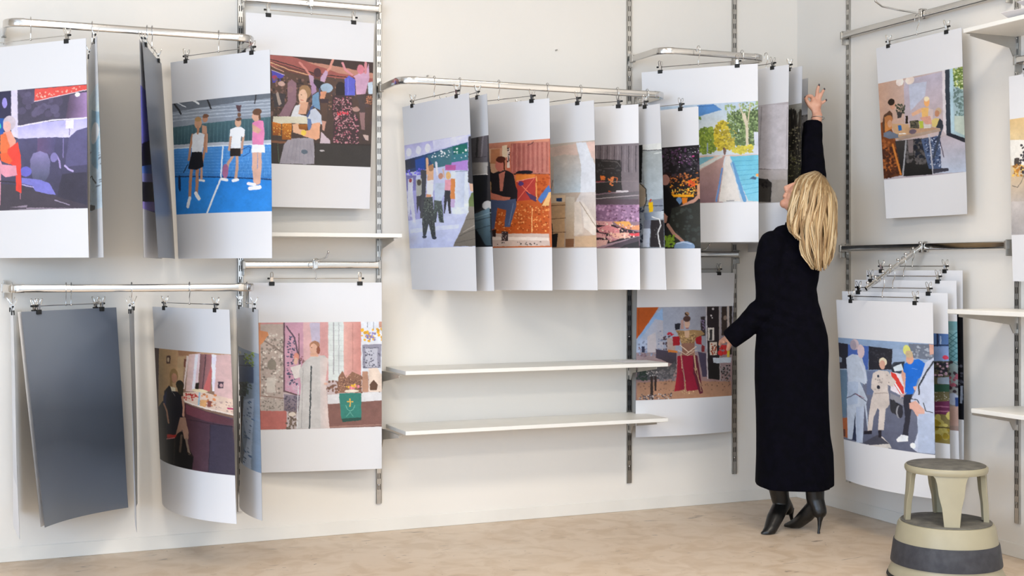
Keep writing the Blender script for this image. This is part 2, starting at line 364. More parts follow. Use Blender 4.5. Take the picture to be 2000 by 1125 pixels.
# loose papers
def loose_sheet(x,y,z,w_,h_,rz,curl,label,seed):
    r=random.Random(seed); nx,ny=14,10; mb=MB(); vs=[]
    for top in(0,1):
        for j in range(ny+1):
            for i in range(nx+1):
                u=i/nx-.5; v=j/ny-.5; zz=z+.001*top+.001+curl*(2*u)**2*(.6+.4*v)
                px,py=u*w_,v*h_; vs.append((x+px*math.cos(rz)-py*math.sin(rz),y+px*math.sin(rz)+py*math.cos(rz),zz))
    fs=[]; S_=(nx+1)*(ny+1)
    for j in range(ny):
        for i in range(nx):
            a=j*(nx+1)+i; fs.append((a+1,a,a+nx+1,a+nx+2)); fs.append((S_+a,S_+a+1,S_+a+nx+2,S_+a+nx+1))
    for i in range(nx):
        fs.append((i,i+1,S_+i+1,S_+i)); a=ny*(nx+1)+i; fs.append((a+1,a,S_+a,S_+a+1))
    for j in range(ny):
        a=j*(nx+1); fs.append((a+nx+1,a,S_+a,S_+a+nx+1)); a+=nx; fs.append((a,a+nx+1,S_+a+nx+1,S_+a))
    mb.add(vs,fs); o=mb.build('paper_sheet',M['paper_plain'],loc=(x,y,z)); return tag(o,label,'paper')
loose_sheet(-.15,-2.06,2.205,.22,.62,.05,.035,'curling white paper lying on the top right shelf, lowest of three','1')
loose_sheet(-.155,-2.10,2.243,.22,.56,-.06,.03,'curling white paper on the top right shelf, middle of three','2')
loose_sheet(-.15,-2.14,2.276,.21,.50,.04,.02,'curling white paper on the top right shelf, topmost of three','3')
loose_sheet(-1.09,-.16,.763,.15,.105,.2,.0,'small white leaflet lying on the upper long shelf near the slotted upright','4')
# wall screws
def wall_screw(x,z,label):
    mb=MB(); mb.capsule((x,-.002,z),.004,(x,-.016,z),.0035,n=10); o=mb.build('wall_screw',M['bracket'],loc=(x,-.008,z)); tag(o,label,'screw','bare screws in the back wall')
wall_screw(-1.415,2.285,'small bare screw in the back wall above the centre rail')
wall_screw(-2.08,2.12,'small bare screw in the back wall near the left bend of the centre rail')

# ------------------------------------------------------------------ printed sheets
SHEETS={
'lounge':(2.099,(-4.0271,-0.0945),(-3.6477,-0.5455),(-4.0080,-0.1025),(-3.6386,-0.5493),0.841),
'salon':(2.099,(-3.5991,-0.0262),(-3.6141,-0.6138),(-3.5871,-0.0312),(-3.5891,-0.6243),0.841),
'violet':(2.099,(-3.4567,-0.6080),(-3.3311,-0.0320),(-3.4412,-0.6145),(-3.2987,-0.0457),0.841),
'greyback_top':(2.099,(-3.2998,-0.0364),(-3.4475,-0.6036),(-3.2449,-0.0595),(-3.3893,-0.6280),0.841),
'tennis':(2.099,(-3.2662,-0.0742),(-2.9438,-0.5658),(-3.2359,-0.0869),(-2.9343,-0.5698),0.841),
'beer':(2.328,(-2.9554,-0.1314),(-2.3681,-0.1027),(-2.9534,-0.1322),(-2.3873,-0.0946),0.841),
'church':(1.153,(-2.9221,-0.0344),(-2.3429,-0.1356),(-2.9211,-0.0345),(-2.3429,-0.1356),0.841),
'edge1':(1.053,(-3.9044,-0.0267),(-3.9094,-0.6133),(-3.8907,-0.0324),(-3.8902,-0.6214),0.841),
'greyback':(1.053,(-3.4923,-0.0991),(-3.8805,-0.5409),(-3.4447,-0.1191),(-3.7914,-0.4265),0.841),
'behindgrey':(1.053,(-3.8930,-0.5457),(-3.5184,-0.0943),(-3.8036,-0.4097),(-3.4766,-0.0902),0.841),
'edge2':(1.053,(-3.4125,-0.0286),(-3.4959,-0.6114),(-3.3964,-0.0353),(-3.4735,-0.6642),0.841),
'dressing':(1.053,(-3.3378,-0.0487),(-3.1104,-0.5913),(-3.2994,-0.0649),(-3.0900,-0.6432),0.841),
'kitchen':(1.053,(-2.9751,-0.0267),(-3.0012,-0.6133),(-2.9460,-0.0389),(-2.9861,-0.6196),0.841),
'dance':(1.961,(-2.2188,-0.0518),(-2.1089,-0.6282),(-2.1774,-0.0692),(-2.0769,-0.6417),0.841),
'khaki':(1.961,(-2.0566,-0.0465),(-2.0293,-0.6335),(-2.0390,-0.0539),(-2.0012,-0.6453),0.841),
'sofa':(1.961,(-1.9879,-0.0782),(-1.7228,-0.6018),(-1.9702,-0.0856),(-1.7104,-0.6070),0.841),
'beige':(1.961,(-1.7151,-0.0637),(-1.5129,-0.6163),(-1.6971,-0.0713),(-1.4982,-0.6224),0.841),
'grill':(1.961,(-1.6217,-0.1057),(-1.2670,-0.5743),(-1.6037,-0.1133),(-1.2606,-0.5770),0.841),
'yellow':(1.961,(-1.3188,-0.0540),(-1.1851,-0.6260),(-1.3004,-0.0617),(-1.1574,-0.6377),0.841),
'bar':(1.961,(-1.2128,-0.0716),(-0.9741,-0.6084),(-1.1943,-0.0793),(-0.9611,-0.6139),0.841),
'pool':(2.183,(-1.0082,-0.1277),(-0.6346,-0.5819),(-0.9873,-0.1365),(-0.6302,-0.5838),0.841),
'curtain':(2.183,(-0.6371,-0.0462),(-0.4813,-0.6138),(-0.6323,-0.0482),(-0.4902,-0.6101),0.841),
'forest':(2.183,(-0.4132,-0.0167),(-0.3981,-0.6033),(-0.4132,-0.0167),(-0.4071,-0.5995),0.841),
'held':(2.143,(-0.2902,0.0738),(-0.3013,-0.5138),(-0.2902,0.0738),(-0.3105,-0.5099),0.841),
'family':(2.264,(-0.0850,-0.7534),(-0.0850,-1.3267),(-0.0850,-0.8274),(-0.0850,-1.3603),0.812),
'toy':(2.005,(-0.1200,-1.6395),(-0.1200,-2.2275),(-0.1200,-1.6608),(-0.1200,-2.2571),0.841),
'race':(1.070,(-0.3226,-0.7630),(-0.2595,-1.3471),(-0.2806,-0.7806),(-0.2474,-1.3522),0.841),
'market1':(1.110,(-0.2838,-0.7564),(-0.1662,-1.3325),(-0.2661,-0.7638),(-0.1540,-1.3376),0.841),
'market2':(1.163,(-0.1995,-0.7424),(-0.1105,-1.3236),(-0.1883,-0.7471),(-0.0982,-1.3288),0.841),
'market3':(1.208,(-0.1219,-0.7287),(-0.0681,-1.3142),(-0.1151,-0.7315),(-0.0619,-1.3168),0.841),
'queen':(1.195,(-1.0212,-0.1104),(-0.4346,-0.0696),(-1.0212,-0.0704),(-0.4546,-0.0496),0.815),
}
PICS={}
PICS['lounge']=(208,236,'''b 3f3c50 4a4453
p 30304e -157,32,209,1,334,-3,321,330,-166,401
p 5a55c0 -161,198,157,212,154,365,-166,377
e 9a90d8 266 116 26 52
p 2458a8 204,263,257,267,254,430,200,438
e 40c8b0 217 340 10 26
p 4c485c 404,-1,1046,4,1043,318,398,348
d 5c5570 40 70 69 421,15,787,37,783,275,416,303
p e2564f 566,5,1046,4,1046,49,564,129
d f5b0a0 26 16 16 583,52,1046,12,1046,40,582,104
l f4d8e0 7 561,128,1046,51
h 55485c a888b8 886,92,1046,73,1043,316,850,314
e fff4f8 958 93 24 20
p ddd3ea 334,-5,398,-1,398,353,401,476,331,447
g b5b0e8 d4cdf4 392,350,1043,316,1041,418,881,497,401,481
l efe6ff 12 392,359,726,321,1043,318
p f0e4fa 850,331,922,331,921,412,849,410
l 7a6a90 6 885,412,884,474
g 58557a 403e50 354,478,758,486,881,499,1042,409,1032,1179,185,1171,195,697
p 5e5a80 881,497,948,434,1042,409,1037,766,843,778
h 6a557a 57547a 587,488,758,488,744,659,585,626
g 8f86b8 555870 516,692,550,630,614,611,682,644,709,714,701,840,660,907,545,890,518,785
l a898d0 16 766,660,794,719,801,782
e 8880b8 744 682 34 46
l b8a8d8 18 844,767,877,803,915,822
l 877cb0 9 830,505,828,686
e 6e6cc8 471 805 58 49
p 7d7ccc 429,862,615,893,706,932,761,1044,578,1019,533,948,428,920
l c0b4e8 9 434,932,544,962
p 48424e 190,910,428,938,544,995,772,1056,1033,1150,1032,1179,185,1171
p 3c3a4a 820,846,1036,834,1033,1150,772,1061
l 9a90a8 9 749,1095,883,1145
p 97899a 306,1151,483,1133,471,1170,293,1174,1032,1180
p efa08c 249,407,320,388,377,497,337,728,232,629
e cdbfca 312 318 65 72
e e9b8b0 288 351 41 54
p f07848 218,428,272,414,311,540,326,704,243,676,209,580
p f0483c 293,574,395,510,422,640,427,1014,368,988,372,754,267,701
p f2663c 209,615,280,608,338,693,302,726,219,687
p e79cb0 196,650,230,723,373,742,383,836,264,854,193,792
p dd98aa 123,669,196,650,217,769,204,1124,161,1146
l 3a3440 12 191,886,358,905
l c08898 6 415,1013,414,1072''')
PICS['salon']=(34,232,'''b d8e6ee c9dbe8
d 7d8894 20 28 16 -23,464,210,656,189,1029,-34,927
l 30353c 10 -33,903,23,809,87,823,128,914
p 50463f -32,879,37,889,47,1055,-36,1047
p 4a4a50 -36,1047,119,1123,117,1172,-38,1116
p 9fc4d8 78,167,172,276,148,792,76,696
e f5fafc 119 429 44 99''')
PICS['violet']=(42,229,'''b 9a98ff 7c74c0
g c4c4ff 8888ff 19,-55,258,-336,229,142,6,441
p 241c3c 4,541,218,327,197,693,-3,800
p 6c98ff -1,755,202,612,194,745,-4,845
p b4b4ff -3,822,275,688,268,786,-5,910
p 1c1828 -5,902,268,786,251,1018,-10,1099
p b09cff -10,1086,252,1003,245,1100,-12,1166''')
PICS['tennis']=(190,223,'''b 8f97a2 a5adba
l b9c1cb 8 -2,41,959,66
l b9c1cb 8 -4,74,959,96
l b9c1cb 8 -6,107,959,127
l b9c1cb 8 -8,140,959,158
l b9c1cb 8 -10,174,958,188
p 6d737c 1,-4,960,-3,960,45,-5,86
l 262628 18 25,6,77,79,91,110
l 2c2a2c 14 371,-3,406,93
l 3a3638 11 827,-1,816,82
l eef2f5 18 209,-20,285,32
l eef2f5 8 42,-12,146,48
g 4d6a70 3a5560 -14,238,958,222,956,455,-25,415
l 5d7c82 5 19,237,9,402
l 5d7c82 5 58,237,49,404
l 5d7c82 5 97,236,88,406
l 5d7c82 5 136,235,127,408
l 5d7c82 5 175,235,166,410
l 5d7c82 5 213,234,204,411
l 5d7c82 5 251,233,242,413
l 5d7c82 5 289,233,280,415
l 5d7c82 5 326,232,318,417
l 5d7c82 5 363,231,356,418
l 5d7c82 5 400,231,393,420
l 5d7c82 5 437,230,430,422
l 5d7c82 5 474,229,467,424
l 5d7c82 5 510,229,504,425
l 5d7c82 5 546,228,540,427
l 5d7c82 5 582,227,577,429
l 5d7c82 5 618,227,613,431
l 5d7c82 5 654,226,649,432
l 5d7c82 5 689,225,684,434
l 5d7c82 5 724,225,720,436
l 5d7c82 5 759,224,755,437
l 5d7c82 5 794,224,790,439
l 5d7c82 5 828,223,825,441
l 5d7c82 5 862,222,859,442
l 5d7c82 5 896,222,894,444
l 5d7c82 5 930,221,928,445
p b6bcc6 -25,415,956,440,956,491,-28,462
g 4b8ccf 3677bc -27,454,956,484,953,808,-45,741
l 6ba4dc 3 -28,473,956,508
l 6ba4dc 3 -30,500,956,539
l 6ba4dc 3 -31,527,955,570
l 6ba4dc 3 -33,554,955,600
l 6ba4dc 3 -35,581,955,631
l 6ba4dc 3 -36,608,955,662
l 6ba4dc 3 -38,635,954,693
l 6ba4dc 3 -40,662,954,724
l 6ba4dc 3 -41,689,954,756
l 6ba4dc 3 560,479,551,775
l 6ba4dc 3 574,480,566,776
l 6ba4dc 3 589,481,581,777
l 6ba4dc 3 603,482,595,777
l 6ba4dc 3 617,482,610,778
l 6ba4dc 3 632,483,624,779
l 6ba4dc 3 646,484,638,779
l 6ba4dc 3 660,485,653,780
l 6ba4dc 3 674,486,667,780
l 6ba4dc 3 688,487,682,781
l 6ba4dc 3 702,488,696,782
l 6ba4dc 3 716,489,710,782
l 6ba4dc 3 730,490,724,783
l 6ba4dc 3 744,491,739,784
l 6ba4dc 3 758,492,753,784
l 6ba4dc 3 772,493,767,785
l 6ba4dc 3 786,494,781,785
l 6ba4dc 3 800,495,795,786
l 6ba4dc 3 814,496,809,787
l 6ba4dc 3 827,497,823,787
l 6ba4dc 3 841,498,837,788
l 6ba4dc 3 855,499,851,789
l 6ba4dc 3 869,500,865,789
l 6ba4dc 3 882,500,879,790
l 6ba4dc 3 896,501,893,790
l 6ba4dc 3 910,502,906,791
l 6ba4dc 3 923,503,920,792
l 6ba4dc 3 937,504,934,792
l 6ba4dc 3 950,505,948,793
l 6ba4dc 3 964,506,961,793
g 2b7fd0 2f86d8 -44,733,953,813,951,1136,-68,1128
l 1b3a68 12 -44,730,505,769,953,816
l dfe8f2 14 522,476,505,766
l e8eef6 18 501,789,363,1119
l dfe8f0 9 -27,451,956,476
e b9876c 348 186 28 36
e 7a5540 354 161 31 21
p c99a80 315,243,365,262,363,404,318,356
l c99a80 21 365,344,361,511
l c99a80 24 309,631,308,772
l f0f0f0 21 286,787,334,797
l b98668 33 204,657,185,799,174,960
l b98668 33 265,660,261,786,253,914
l f2f2f4 36 174,960,149,1041
l f2f2f4 36 245,914,278,971
l b98668 24 216,333,188,469,172,577
l b98668 24 342,342,344,479,315,616
p e2e6ec 216,333,260,313,307,322,342,342,319,516,204,509
p 1c1c22 204,504,314,511,330,656,256,683,162,668
e c79878 276 229 37 48
e b08a5c 275 184 34 24
l b98668 24 274,269,272,322
l 20242c 9 161,623,108,700
e 1c2c4c 56 802 17 81
l c79c84 27 615,572,570,646,543,783
l c79c84 27 654,575,655,681,643,787
l f2f2f6 27 512,789,563,802
l f2f2f6 27 619,809,658,803
l c79c84 21 601,348,582,510
l c79c84 21 712,371,694,547
p eef0f4 595,310,640,292,692,299,728,328,712,400,690,384,687,505,597,499,608,378,585,383
p 2e2622 593,496,686,502,687,577,588,574
e d4a88c 665 253 29 44
e 6a4c3c 671 222 26 17
e 7a5a48 675 179 18 23
p 5c4448 645,83,696,88,688,152,666,149
e a86a8c 546 713 28 69
l 1e4a8c 6 694,517,754,492,776,501,767,552,708,578
l d8ac98 45 812,540,809,689,822,840
l d8ac98 33 852,543,853,691,839,841
l f4e8f0 30 755,845,807,858
l f6f0f6 36 769,892,850,884
p e287b0 794,269,831,243,887,256,897,371,885,486,791,477
p f4f2f6 786,473,896,484,898,557,785,550
e d8a890 825 207 34 49
e 6c4c3a 835 165 40 31
l 6c4c3a 15 853,153,859,239
p d8a890 791,276,872,340,843,374,793,348''')
PICS['beer']=(246,209,'''b 5b4238 3a2f2c
p 9c5650 -9,1,211,3,495,1,1238,151,1239,212,750,172,400,135,-9,58
p 3c2c2a 428,2,827,-1,1234,-7,1237,110,989,86,592,43
p b98472 572,45,748,52,1237,110,1238,161,889,133
p 6a3c38 230,60,447,112,750,172,730,203,400,155,230,79
l d8a880 10 230,74,400,130,612,175
l 241a1c 8 230,45,447,93,641,149,1042,173
l c89480 10 239,107,352,153
p 4a44b0 239,151,362,182,324,243,249,271
l d8c8d8 5 238,146,362,186
e a03c60 268 212 24 19
d 7c5c54 120 22 23 230,214,632,199,635,548,230,586
d 3a2c2c 90 24 25 230,234,632,209,635,569,230,586
d 96705c 50 16 16 750,182,1227,162,1234,481,753,503
d 48383a 60 30 30 750,201,1228,192,1240,794,756,767
p 8a6a78 391,263,429,221,477,258,478,436,440,517,402,598,306,583,391,440
e 94727c 420 320 29 32
p 39343a 249,369,372,362,363,481,268,505
p a89890 282,367,301,347,334,463,306,484
e c0a098 334 271 34 23
l c88078 20 505,55,563,114,602,166
l d09080 22 827,2,798,89,769,130
p b89ab8 593,167,642,178,652,247,613,270
p b89ab8 710,184,759,111,784,129,750,231,711,224
p a888b0 617,220,662,247,672,326,624,369
p 201c24 642,208,691,215,751,241,751,281,692,305,642,248
e 4a2c34 677 141 35 45
p 6f96bc 633,368,692,325,714,505,634,468
e 9cb4cc 771 285 60 45
l 3c5488 10 702,294,712,364
p d89878 712,324,771,315,752,392,708,394
p 3c2c34 708,394,792,390,793,440,713,454
g 5a4238 4a3830 718,434,783,431,780,613,730,625
p c49484 734,605,775,613,756,706,735,696
p c8b8c4 726,717,817,796,817,827,717,829
l a06450 10 707,835,827,831
p 3e2c30 832,357,892,344,1014,348,1031,429,1026,490,1100,569,1110,860,961,885,838,857,845,580,823,479
d c98f98 260 13 13 842,367,1014,358,1026,490,1090,570,1105,871,848,857,855,580,833,499
d 9a4c60 60 14 14 842,367,1014,358,1090,570,1105,871,848,857
d e04858 14 18 18 884,507,996,502,986,533,884,538
e 241a20 909 277 49 61
p 241a20 861,275,957,270,958,346,862,351
p 5c60c8 945,189,990,151,1052,183,1055,340,953,346
l 8084e0 6 981,177,983,339
p c8a0bc 1031,154,1092,119,1154,105,1183,12,1196,153,1158,319,1065,330,1052,173
l cf8c94 22 923,30,949,93,1021,139
l cf8890 25 1152,-1,1154,105
e d07c8c 1104 78 37 46
p 4a3c3c 1065,330,1158,325,1156,505,1104,507,1097,425
p 8c6c6c 1104,507,1156,505,1159,681,1123,672
p c0d0e0 1181,205,1228,192,1231,315,1189,318
d c08060 40 12 12 1168,339,1231,336,1233,419,1170,411
e b08c84 1067 478 39 23
p c0a8a0 1144,723,1197,732,1198,784,1166,775
p 2c2420 230,843,1220,815,1225,1058,211,1054
l 4a6048 6 302,851,316,1032
p 34302e 677,831,1220,836,1225,1058,669,1036
l 7a5038 22 240,833,422,838
e b8b4b8 738 901 26 9
p 9c98a4 412,798,647,776,662,872,664,1036,321,1042,364,860,393,819
l 8a8694 4 431,817,384,1030
l 8a8694 4 462,817,427,1030
l 8a8694 4 494,816,471,1029
l 8a8694 4 525,815,515,1028
l 8a8694 4 556,814,560,1027
l 8a8694 4 588,813,604,1026
l 8a8694 4 619,812,649,1026
e 5a6878 564 920 32 22
e 9c7a58 560 337 59 66
e e3bba2 541 383 43 72
p dba98e 507,444,595,430,576,551,488,555
p dcdfe8 426,578,468,476,517,459,498,554,576,571,634,453,615,590,440,637
p 3f5688 624,469,654,462,586,601,566,592
p c2cce0 615,509,664,487,724,555,735,645,606,640
p 5f77a8 576,591,625,599,636,710,597,701
p e0a888 636,639,715,626,711,779,677,800,548,763,528,724,616,701
p e2b494 440,657,498,644,567,702,568,763,450,737
e e8c850 553 733 26 26
g d2781c 8c4c10 249,644,335,641,335,770,254,773
g d88424 94540e 344,650,435,647,433,807,345,810
g a8661c 7a440e 499,655,591,651,587,707,509,699
p d8d6c4 258,590,586,576,591,646,440,647,335,656,254,644
d f0c060 40 9 9 259,664,431,657,431,787,268,763
d 8c4808 30 9 9 259,664,431,657,431,807,268,763
e e8c8b4 555 372 6 4
l c05048 5 521,416,546,419
e 503828 526 369 6 4''')
PICS['church']=(259,208,'''b c9b0b4 bfb4b4
p d09494 -21,-4,1303,-4,1303,27,-21,27
p c88c70 0,1,115,1,115,1036,0,1036
p b8a8a0 109,16,334,16,323,851,109,830
d 8e847c 130 21 21 115,99,323,161,323,841,115,820
d d4ccc4 110 19 19 115,78,323,119,323,841,115,820
l 8a7c74 16 125,161,344,305
l 8c7468 10 115,707,334,738
p d08c60 63,68,177,89,188,119,115,212,63,202
e 8c8478 219 408 42 52
p d0c8c0 167,532,250,532,250,676,167,676
p 5e4450 328,1,344,1,344,676,328,676
p c89ab0 344,1,521,1,521,717,344,665
l 5c4858 14 360,37,438,150,490,408
d 4c4c68 90 17 16 360,130,438,130,469,614,365,614
l 684c50 10 479,109,479,408
d 8c5c60 30 15 14 490,305,584,305,584,398,490,398
l 64484c 14 334,665,490,717
d c0b4c4 50 10 10 365,532,479,573,479,696,365,655
e d89080 453 336 25 41
p d8b0b4 521,1,771,1,771,428,521,367
p c0b8d0 584,6,688,6,688,202,605,202
p d09c9c 683,1,766,1,766,573,683,573
p d4dcdc 766,1,917,1,917,573,766,573
l b8c4c4 3 766,27,917,37
l b8c4c4 3 766,76,917,86
l b8c4c4 3 766,126,917,136
l b8c4c4 3 766,175,917,185
l b8c4c4 3 766,225,917,235
l b8c4c4 3 766,274,917,284
l b8c4c4 3 766,323,917,334
l b8c4c4 3 766,373,917,383
l b8c4c4 3 766,422,917,433
l b8c4c4 3 766,472,917,482
l 9a98a0 8 818,6,818,511
l a8a8b0 6 870,6,870,511
h d8a8a0 c88880 917,1,1089,1,1089,696,917,573
l b88078 8 1006,16,1006,470
p d8dce4 1089,1,1303,1,1303,532,1089,532
d e0a828 26 27 27 1094,58,1303,58,1303,192,1094,192
d 8c80b0 20 21 21 1136,109,1230,109,1230,192,1136,181
l 7c7c88 5 1152,6,1152,58
l 7c7c88 5 1214,6,1214,78
p c0907c 1266,-4,1303,-4,1303,58,1266,58
p 8e8c9c 1100,222,1292,222,1282,459,1105,459
p b8b8c4 1131,264,1251,264,1251,449,1131,449
d 5c5c6c 60 13 12 1115,253,1282,253,1282,459,1115,459
l d8d8e0 8 1094,222,1298,217
g 8a8090 7c6c70 334,696,521,717,500,882,334,861
d 5c5464 60 15 14 344,717,490,727,490,861,344,851
p b8aca4 109,738,334,758,334,871,109,861
d 8c847c 40 15 14 115,748,323,768,323,861,115,851
p b86c64 65,851,360,861,360,1036,65,1036
p 94441c 65,830,109,841,109,1036,65,1036
d 6c5c50 50 21 21 365,861,469,882,459,1036,354,1036
e d8ccc0 412 892 35 21
p 7e5850 750,799,1303,779,1303,1038,750,1038
l a07c70 12 771,1026,1303,1021
p d9d9dc 761,712,1303,691,1303,779,761,804
d 7c5848 90 25 25 719,573,1292,532,1292,696,730,696
p 8c6450 865,532,902,480,943,552,1001,490,1094,532,1094,696,855,696
d 5c4038 60 10 10 876,532,1094,532,1094,676,865,676
d c89c80 60 10 10 876,532,1157,511,1157,686,865,686
p b88c74 1100,490,1157,490,1162,691,1100,691
p e2cfc0 1162,459,1251,459,1298,532,1298,696,1167,691
p 5c4030 1173,624,1214,573,1256,624,1246,676,1178,676
d e8b838 14 23 23 928,624,1042,624,1042,665,928,665
d e88898 8 21 21 980,624,1094,624,1094,665,980,665
e e8dccc 995 681 69 14
p 2f7c70 870,701,1092,701,1092,944,894,949
l e0b050 12 980,758,980,830
l e0b050 12 954,784,1006,784
l 70b0a0 6 938,820,954,861,980,877,1011,861,1027,820
l 70b0a0 5 943,928,980,887,1011,928
p 1c4a40 894,949,1092,941,1089,969,907,985
p ddd6d4 396,439,500,408,500,532,438,552
p c4c2c2 599,331,730,325,766,367,730,583,688,614,777,1038,459,1038,500,614,479,470,542,377
h cdc6c6 dcc8c4 683,336,766,356,740,573,777,1038,688,1038
l 30383c 12 599,428,582,1036
e a8785c 631 228 50 47
e dcae98 621 259 35 52
p d8a890 584,305,657,295,667,336,594,336
l 9c9a9c 5 521,449,500,1026
e d8b09c 448 377 19 35
e d8b0a0 742 606 21 12
l d8dce0 8 474,624,459,1031
e 503830 602 248 6 4
e 8c5038 667 274 17 37''')
PICS['dressing']=(150,227,'''b c49c78 3c2c34
h a08458 c8a078 58,5,276,-3,245,594,20,626
p 3c2220 -3,-7,58,-1,-24,1121,-90,1134
p 54382c 150,62,195,62,191,140,145,144
e c8b090 169 102 12 25
p a87c5c 276,-3,497,5,496,32,285,52
p c8a880 273,64,344,57,327,398,255,407
p e8d4cc 362,44,386,48,353,372,341,373
p 7c4838 338,80,361,78,353,157,337,159
h e0bcb0 e8cdd0 386,31,497,10,470,380,363,393
p f2e8f4 445,26,473,23,447,371,423,374
h 7c5a58 b87c7c 491,16,599,12,562,368,482,367
l 5c4448 9 542,22,517,351
p c86c68 601,98,580,366,516,385,569,190
p f4ecfa 593,12,638,13,614,362,597,364,594,143
p ddb8b4 632,14,753,3,747,522,613,384
p 50404c 643,267,685,262,683,325,641,331
e c8a0a0 667 300 13 18
p 30281e 456,303,485,288,487,372,453,371
p e4c8b4 339,408,505,375,752,422,748,556,624,551,476,515,347,487
d c84038 26 17 16 338,419,492,400,489,468,348,475
d d88c5c 20 21 20 504,398,630,393,626,506,500,501
d b89c94 30 12 11 559,447,751,455,748,544,556,527
l 98b8c8 14 493,388,487,514
p e0a870 501,455,553,454,545,523,499,523
p 8c5048 565,458,593,460,585,517,557,515
l b03060 12 716,513,749,513
l ecdccf 14 359,491,499,523,748,567
e f0d8b0 493 371 69 16
h 4a2c30 564858 358,508,498,546,746,601,748,1135,449,1141,397,971,362,670
h 744048 5c3c44 369,518,746,612,744,674,551,653,377,610
p 3f3948 585,682,744,669,753,1134,580,1145
l 302830 5 585,682,580,1139
l 2c2026 5 410,663,744,680
p 15100f 21,602,101,520,187,768,119,1095,-11,1119
p 1a1614 9,796,345,790,455,1008,449,1141,267,1140,-12,1132
l 302c24 6 117,900,104,1122
l 403830 7 261,875,255,1118
p b02a22 151,852,282,827,268,856,155,887
l d8888c 7 149,898,256,864
p 1c1820 179,358,243,408,326,421,352,625,321,782,245,836,145,847,140,716,99,567,119,424
p 1c2048 104,472,151,420,136,562,99,556
l a87c64 23 112,554,152,619,177,728
l c09078 21 331,455,350,556,346,632
p 9c7864 315,654,369,646,405,780,402,852,366,858,346,767,269,838
l 7c6858 23 384,855,404,934,420,985
l 54463a 23 337,827,323,984
e 9c7c50 233 255 48 71
e c08c70 240 277 31 48
p 9c7c50 191,242,209,240,220,376,185,358
p e8dcc0 196,368,257,372,255,407,212,412
l d0c8c0 3 212,412,253,453
e 302c24 301 338 41 46
p 3c3424 265,337,343,327,337,442,290,425
l 302018 9 397,971,443,1004''')
PICS['kitchen']=(49,222,'''b 9fb0c4 8ca0b8
p 5c6c84 -107,147,110,64,183,133,178,283,-116,431
l 30384c 9 -98,144,110,64
l 2c3448 7 -95,238,189,130
g 54688c 40547c -10,218,202,135,204,292,-19,386
d a8c038 40 17 13 97,36,206,2,202,135,121,135
d 5c7830 20 13 10 96,47,206,12,202,135,121,135
e c8c8b0 45 52 21 13
p 2c3438 -115,418,157,303,138,446,-107,565
d 50645c 40 26 18 -116,431,198,284,194,438,-126,588
p 6c7888 -44,532,108,474,81,776,149,972,129,1128,-21,1235,-80,1023
h 6a6c74 54565e -53,549,62,511,14,1218,-37,1208,-72,882
l 34383e 7 21,545,-38,1237
p 241c18 71,482,109,462,95,1016,62,864
l 6c4030 9 89,578,89,770
p c4d4ec 122,489,207,431,195,1157,130,1115,168,835,108,661
d 50709c 30 21 17 121,512,206,464,188,1138,145,1101
p 1c2228 -107,565,-45,544,-80,1023,-20,1221,-107,1184
p 7c8c9c -108,1198,-21,1235,188,1151,187,1180,-118,1365
l dce8f8 6 131,646,201,647''')
